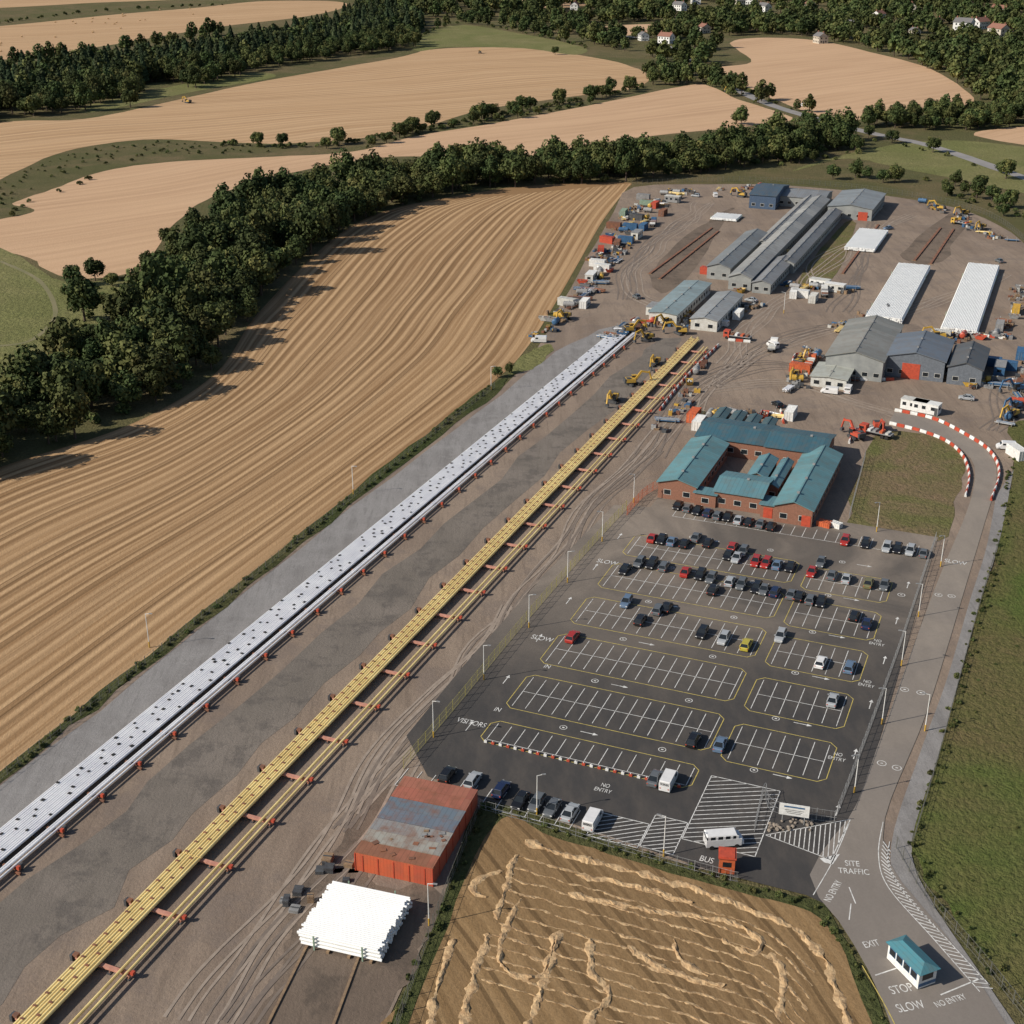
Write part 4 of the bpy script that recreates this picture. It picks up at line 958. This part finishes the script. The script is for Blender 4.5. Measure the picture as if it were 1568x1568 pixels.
# ---------------------------------------------------------------- trees
lf = [foliage('leaves_dark', (.04, .06, .02), (.06, .08, .026)), foliage('leaves_mid', (.06, .082, .028), (.085, .10, .034)), foliage('leaves_light', (.10, .115, .038), (.125, .13, .045))]
lc = [foliage('needles', (.03, .048, .022), (.045, .062, .026))]
bark = pm('bark', (.1, .07, .05), (.06, .045, .035), 3, .9)
def tree_mesh(seed, h=12, cr=4.6, kind='broad', nc=32, nq=50, qs=.92):
    r = random.Random(seed); mb = MB()
    if kind != 'bush': mb.cyl((0, 0, 0), (0, 0, h*(.55 if kind == 'broad' else .97)), .35, bark, 7, .1)
    def quad(c, nrm, s, m):
        nrm = (nrm+Vector((r.uniform(-1, 1), r.uniform(-1, 1), r.uniform(-1, 1)))*.6).normalized()
        a = nrm.orthogonal().normalized(); a = Matrix.Rotation(r.uniform(0, 6.28), 3, nrm) @ a; b = nrm.cross(a)
        s1, s2 = s*r.uniform(.35, .65), s*r.uniform(.3, .5)
        mb.add([c-a*s1, c-b*s2, c+a*s1, c+b*s2], [(0, 1, 2, 3)], m)
    if kind == 'conifer':
        for i in range(nc*nq//1):
            t = r.random()**.7; z = h*(1-.88*t); rad = cr*t**.8*r.uniform(.45, 1.05)*(.8+.35*abs(sin(t*22))); a = r.uniform(0, 6.28)
            c = Vector((cos(a)*rad, sin(a)*rad, z)); quad(c, Vector((cos(a), sin(a), .6)), qs*1.1, lc[0])
    else:
        for i in range(nc):
            th = r.uniform(0, 6.28); ph = math.acos(r.uniform(-.85, 1)); k = r.uniform(.5, 1.0)
            zc = h*.53 if kind == 'broad' else h*.35
            e = Vector((sin(ph)*cos(th)*cr*.78*k, sin(ph)*sin(th)*cr*.78*k, zc+cos(ph)*h*.36*k))
            rad = cr*r.uniform(.26, .44)
            if kind == 'broad' and i % 5 == 0: mb.cyl((0, 0, h*.28), e, .13, bark, 5, .04)
            m = r.choice([lf[0], lf[0], lf[1], lf[1], lf[2]])
            for j in range(nq):
                d = Vector((r.gauss(0, 1), r.gauss(0, 1), r.gauss(0, 1)+.25)).normalized()
                c = e+d*rad*r.uniform(.7, 1.1)
                c.z = max(.1, c.z); quad(c, d, qs, m)
    return mb.mesh('tree')
protos = bpy.data.collections.new('tree_prototypes')
PM = []
for i, a in enumerate([(1, 12, 4.8, 'broad'), (2, 13, 4.4, 'broad'), (3, 10.5, 5.0, 'broad'), (4, 14, 3.8, 'conifer', 20, 26, 1.5), (5, 3.2, 2.4, 'bush', 10, 24, .75), (6, 12, 5, 'broad', 20, 18, 1.8), (7, 11, 5.4, 'broad', 22, 18, 1.8)]):
    me = tree_mesh(*a); PM.append(me); o = bpy.data.objects.new('t%d' % i, me); protos.objects.link(o)
def gn(name, pts):
    me = bpy.data.meshes.new(name); me.from_pydata([p[0] for p in pts], [], [])
    a = me.attributes.new('tidx', 'INT', 'POINT'); a.data.foreach_set('value', [p[1] for p in pts])
    s = me.attributes.new('tscl', 'FLOAT_VECTOR', 'POINT'); s.data.foreach_set('vector', [q for p in pts for q in p[2]])
    r = me.attributes.new('trot', 'FLOAT_VECTOR', 'POINT'); r.data.foreach_set('vector', [q for p in pts for q in (0, 0, p[3])])
    o = place(me, name, (0, 0, 0)); md = o.modifiers.new('scatter', 'NODES'); md.node_group = NG; return o
NG = bpy.data.node_groups.new('scatter', 'GeometryNodeTree')
NG.interface.new_socket('Geometry', in_out='INPUT', socket_type='NodeSocketGeometry'); NG.interface.new_socket('Geometry', in_out='OUTPUT', socket_type='NodeSocketGeometry')
gi = NG.nodes.new('NodeGroupInput'); go = NG.nodes.new('NodeGroupOutput'); iop = NG.nodes.new('GeometryNodeInstanceOnPoints'); ci = NG.nodes.new('GeometryNodeCollectionInfo')
ci.inputs['Collection'].default_value = protos; ci.inputs['Separate Children'].default_value = True; ci.inputs['Reset Children'].default_value = True
def na(nm, t):
    n = NG.nodes.new('GeometryNodeInputNamedAttribute'); n.data_type = t; n.inputs['Name'].default_value = nm; return n.outputs['Attribute']
iop.inputs['Pick Instance'].default_value = True
NG.links.new(gi.outputs[0], iop.inputs['Points']); NG.links.new(ci.outputs[0], iop.inputs['Instance'])
NG.links.new(na('tidx', 'INT'), iop.inputs['Instance Index']); NG.links.new(na('trot', 'FLOAT_VECTOR'), iop.inputs['Rotation']); NG.links.new(na('tscl', 'FLOAT_VECTOR'), iop.inputs['Scale'])
NG.links.new(iop.outputs[0], go.inputs[0])
def inside(p, P):
    c = False; j = len(P)-1
    for i in range(len(P)):
        a, b = P[i], P[j]
        if (a.y > p[1]) != (b.y > p[1]) and p[0] < (b.x-a.x)*(p[1]-a.y)/(b.y-a.y)+a.x: c = not c
        j = i
    return c
def nearhouse(q):
    for h in HS:
        if abs(q[0]-h.x) < 16+max(0, (h.y-q[1]))*.06 and -150 < q[1]-h.y < 14: return True
    return False
def wood_(name, px, sp, kinds, smin=.7, smax=1.25, gap=0.0):
    P = [G(*p) for p in px]; xs = [p.x for p in P]; ys = [p.y for p in P]; pts = []
    y = min(ys)
    while y < max(ys):
        x = min(xs)
        while x < max(xs):
            q = (x+R.uniform(-.45, .45)*sp, y+R.uniform(-.45, .45)*sp)
            if inside(q, P) and not (gap and noise.noise((q[0]*.012, q[1]*.012, 4)) > .5-gap) and not (q[1] > 900 and nearhouse(q)):
                s = R.uniform(smin, smax); pts.append(((q[0], q[1], 0), R.choice(kinds), (s*R.uniform(.9, 1.15), s*R.uniform(.9, 1.15), s*R.uniform(.85, 1.2)), R.uniform(0, 6.28)))
            x += sp
        y += sp
    if pts: gn(name, pts)
def hedge(name, px, sp, kinds, smin, smax, jit=2, prob=1):
    P, ln = resample(px, 200); n = int(ln/sp); pts = []
    for i in range(n):
        if R.random() > prob: continue
        p = P[int(i*199/max(1, n-1))]; s = R.uniform(smin, smax)
        pts.append(((p.x+R.uniform(-jit, jit), p.y+R.uniform(-jit, jit), 0), R.choice(kinds), (s, s, s*R.uniform(.85, 1.15)), R.uniform(0, 6.28)))
    gn(name, pts)
B_ = [0, 1, 2]; D_ = [5, 6]
wood_('tree_belt', [(-120, 640), (0, 650), (60, 585), (140, 545), (215, 500), (260, 430), (300, 380), (350, 340), (420, 310), (500, 290), (600, 272), (700, 262), (850, 258), (1000, 250), (1150, 232), (1300, 213), (1310, 228), (1160, 255), (1000, 277), (900, 282), (780, 288), (690, 300), (590, 325), (510, 368), (440, 415), (395, 470), (345, 550), (300, 590), (200, 640), (80, 685), (0, 712), (-120, 760)], 7.6, B_+[0, 4], .7, 1.5)
wood_('conifer_wood', [(-150, 130), (0, 122), (200, 100), (400, 70), (520, 40), (560, 18), (640, 30), (650, 45), (600, 62), (420, 88), (350, 108), (150, 140), (0, 168), (-150, 190)], 9.5, [3, 3, 5, 6], 1.0, 1.5)
wood_('wood_edge', [(-150, 172), (0, 150), (150, 135), (350, 100), (430, 88), (620, 60), (640, 72), (400, 106), (340, 125), (200, 150), (130, 172), (0, 184), (-150, 205)], 12, B_, .8, 1.5, .2)
wood_('distant_wood', [(540, -5), (620, -14), (760, -18), (900, -12), (1150, -18), (1700, -25), (1700, 5), (1200, 16), (1100, 20), (900, 24), (860, 28), (700, 26), (640, 30), (560, 14)], 24, D_, 1.2, 2.0, .15)
wood_('village_wood', [(880, 26), (1120, 22), (1200, 18), (1700, 5), (1700, 180), (1568, 178), (1500, 165), (1480, 135), (1400, 95), (1300, 68), (1200, 52), (1110, 58), (1080, 100), (1020, 112), (985, 85), (900, 68), (900, 58), (1030, 55), (1020, 36), (900, 38)], 14, D_, .8, 1.6, .12)
wood_('village_wood', [(700, 28), (890, 26), (900, 38), (900, 66), (800, 46), (700, 34)], 16, D_, .8, 1.3, .15)
wood_('roadside_wood', [(1310, 192), (1380, 184), (1460, 176), (1568, 178), (1700, 185), (1700, 196), (1568, 192), (1500, 200), (1430, 200), (1330, 198)], 9, B_, .7, 1.2)
wood_('scrub', [(985, 112), (1060, 110), (1110, 128), (1180, 165), (1120, 150), (1080, 128), (1000, 132)], 10, D_+[4], .6, 1.1)
wood_('thicket', [(1215, 225), (1300, 215), (1330, 232), (1260, 250), (1180, 255)], 9, B_+[4, 4], .5, 1.0)
wood_('scrub', [(1270, 275), (1400, 280), (1500, 300), (1568, 322), (1568, 300), (1450, 275), (1300, 262)], 11, B_+[4, 4], .5, .9, .1)
wood_('scrub', [(1440, 290), (1570, 320), (1620, 370), (1590, 350), (1500, 320), (1440, 305)], 8, [4, 4, 2], .5, .9)
wood_('scrub', [(0, 320), (60, 285), (140, 255), (260, 240), (430, 232), (430, 224), (220, 218), (100, 236), (0, 280)], 9, [4], .2, .6, .1)
wood_('scrub', [(90, 430), (200, 428), (230, 400), (270, 350), (300, 340), (240, 440), (200, 480), (120, 520)], 8, [4, 4, 2], .4, .9, .1)
hedge('hedgerow', [(340, 222), (430, 226), (520, 222), (600, 209), (665, 196), (750, 180), (860, 160), (940, 145), (985, 132)], 5, [4, 4, 4, 4, 2], .7, 1.2, 3)
hedge('hedgerow', [(560, 226), (640, 205), (760, 185), (900, 160)], 6, [4, 4, 4, 2], .5, 1.0, 3)
hedge('hedgerow', [(0, 102), (180, 82), (340, 52)], 8, [4, 5], .8, 1.4, 4)
hedge('hedgerow', [(0, 36), (150, 18), (340, 8)], 14, [4], .8, 1.5, 3, .8)
hedge('hedgerow', [(630, 62), (700, 36), (800, 50), (900, 74)], 12, [4, 4, 5], .8, 1.3, 3)
hedge('hedgerow', [(0, 340), (60, 305), (140, 275)], 9, [4], .5, .9, 2, .6)
hedge('hedgerow', [(1070, 104), (1150, 145), (1215, 168), (1330, 198)], 8, [4, 4, 5], .6, 1.2, 5, .8)
hedge('hedgerow', [(1210, 185), (1300, 208), (1420, 232), (1568, 280)], 9, [4, 4, 2], .6, 1.0, 4, .6)
hedge('verge_weeds', [(-100, 1268), (0, 1190), (300, 953), (600, 714), (752, 592)], 1.6, [4], .15, .36, .8, .8)
hedge('verge_weeds', [(742, 1240), (860, 1272), (960, 1308), (1130, 1356), (1240, 1386), (1300, 1460), (1380, 1600)], 1.5, [4], .12, .3, .9, .9)
hedge('verge_weeds', [(1552, 700), (1532, 830), (1502, 930), (1472, 1040), (1432, 1180), (1400, 1290), (1430, 1360), (1560, 1530)], 1.4, [4], .12, .3, 1.2, .9)
hedge('verge_weeds', [(735, 1250), (690, 1370), (640, 1480), (590, 1600)], 1.5, [4], .12, .3, .7, .9)
wood_('grassland_scrub', [(1560, 720), (1700, 720), (1800, 1500), (1560, 1500), (1440, 1340), (1440, 1200), (1520, 940)], 4.5, [4], .05, .15, .3)
for u, v, k, s in [(130, 492, 0, 1.35), (200, 165, 2, 1.3), (205, 150, 0, 1.3), (300, 135, 1, 1.3), (500, 228, 2, .7), (520, 222, 0, .8), (433, 224, 2, .8), (665, 190, 2, .9), (740, 182, 0, .9), (752, 180, 2, .9), (935, 145, 1, 1.0), (1135, 192, 1, 1.0), (1128, 190, 2, .8),
                   (1000, 130, 0, 1.1), (1330, 195, 2, .9), (1375, 190, 1, 1.1), (1275, 275, 2, .8), (1310, 272, 0, .8), (1352, 280, 2, .7), (1370, 280, 0, .8), (1450, 300, 2, .7), (1495, 305, 1, .8), (1530, 318, 2, .7), (415, 400, 2, .7), (762, 578, 2, .35), (780, 572, 0, .3), (850, 84, 2, .8), (1012, 110, 1, 1.1), (1040, 104, 0, 1.2)]:
    p = G(u, v); place(PM[k], 'broadleaf_tree', (p.x, p.y, 0), R.uniform(0, 6.28), s)
mb = MB()
for i in range(26):
    u = R.uniform(0, 300); v = 88-u*.16-R.uniform(8, 40); p = G(u, max(v, 14)); mb.cyl((p.x-.8, p.y, .8), (p.x+.8, p.y, .8), .8, straw, 10)
mb.obj('straw_bales')

# ---------------------------------------------------------------- light, sky, camera
EL = radians(34); sd = Vector((1, .35, 0)).normalized()
ldir = Vector((sd.x*cos(EL), sd.y*cos(EL), -sin(EL)))
s = bpy.data.lights.new('sun', 'SUN'); s.energy = 5.0; s.angle = radians(.5); s.color = (1, .92, .80)
so = bpy.data.objects.new('sun', s); so.rotation_euler = ldir.to_track_quat('-Z', 'Y').to_euler(); COL.objects.link(so)
wd = bpy.data.worlds.new('World'); scene.world = wd; wd.use_nodes = True
sk = wd.node_tree.nodes.new('ShaderNodeTexSky'); sk.sky_type = 'NISHITA'; sk.sun_disc = False; sk.sun_elevation = EL; sk.sun_rotation = math.atan2(-sd.x, -sd.y)
bg = wd.node_tree.nodes['Background']; bg.inputs[1].default_value = .08; wd.node_tree.links.new(sk.outputs[0], bg.inputs[0])
cam = bpy.data.cameras.new('camera'); cam.sensor_width = 36; cam.lens = 36*F/1568; cam.clip_end = 40000; cam.clip_start = 1
co = bpy.data.objects.new('camera', cam); co.location = (0, 0, H); co.rotation_euler = (pi/2-TH, 0, 0); COL.objects.link(co); scene.camera = co
scene.view_settings.view_transform = 'Standard'; scene.view_settings.look = 'None'; scene.view_settings.exposure = 0
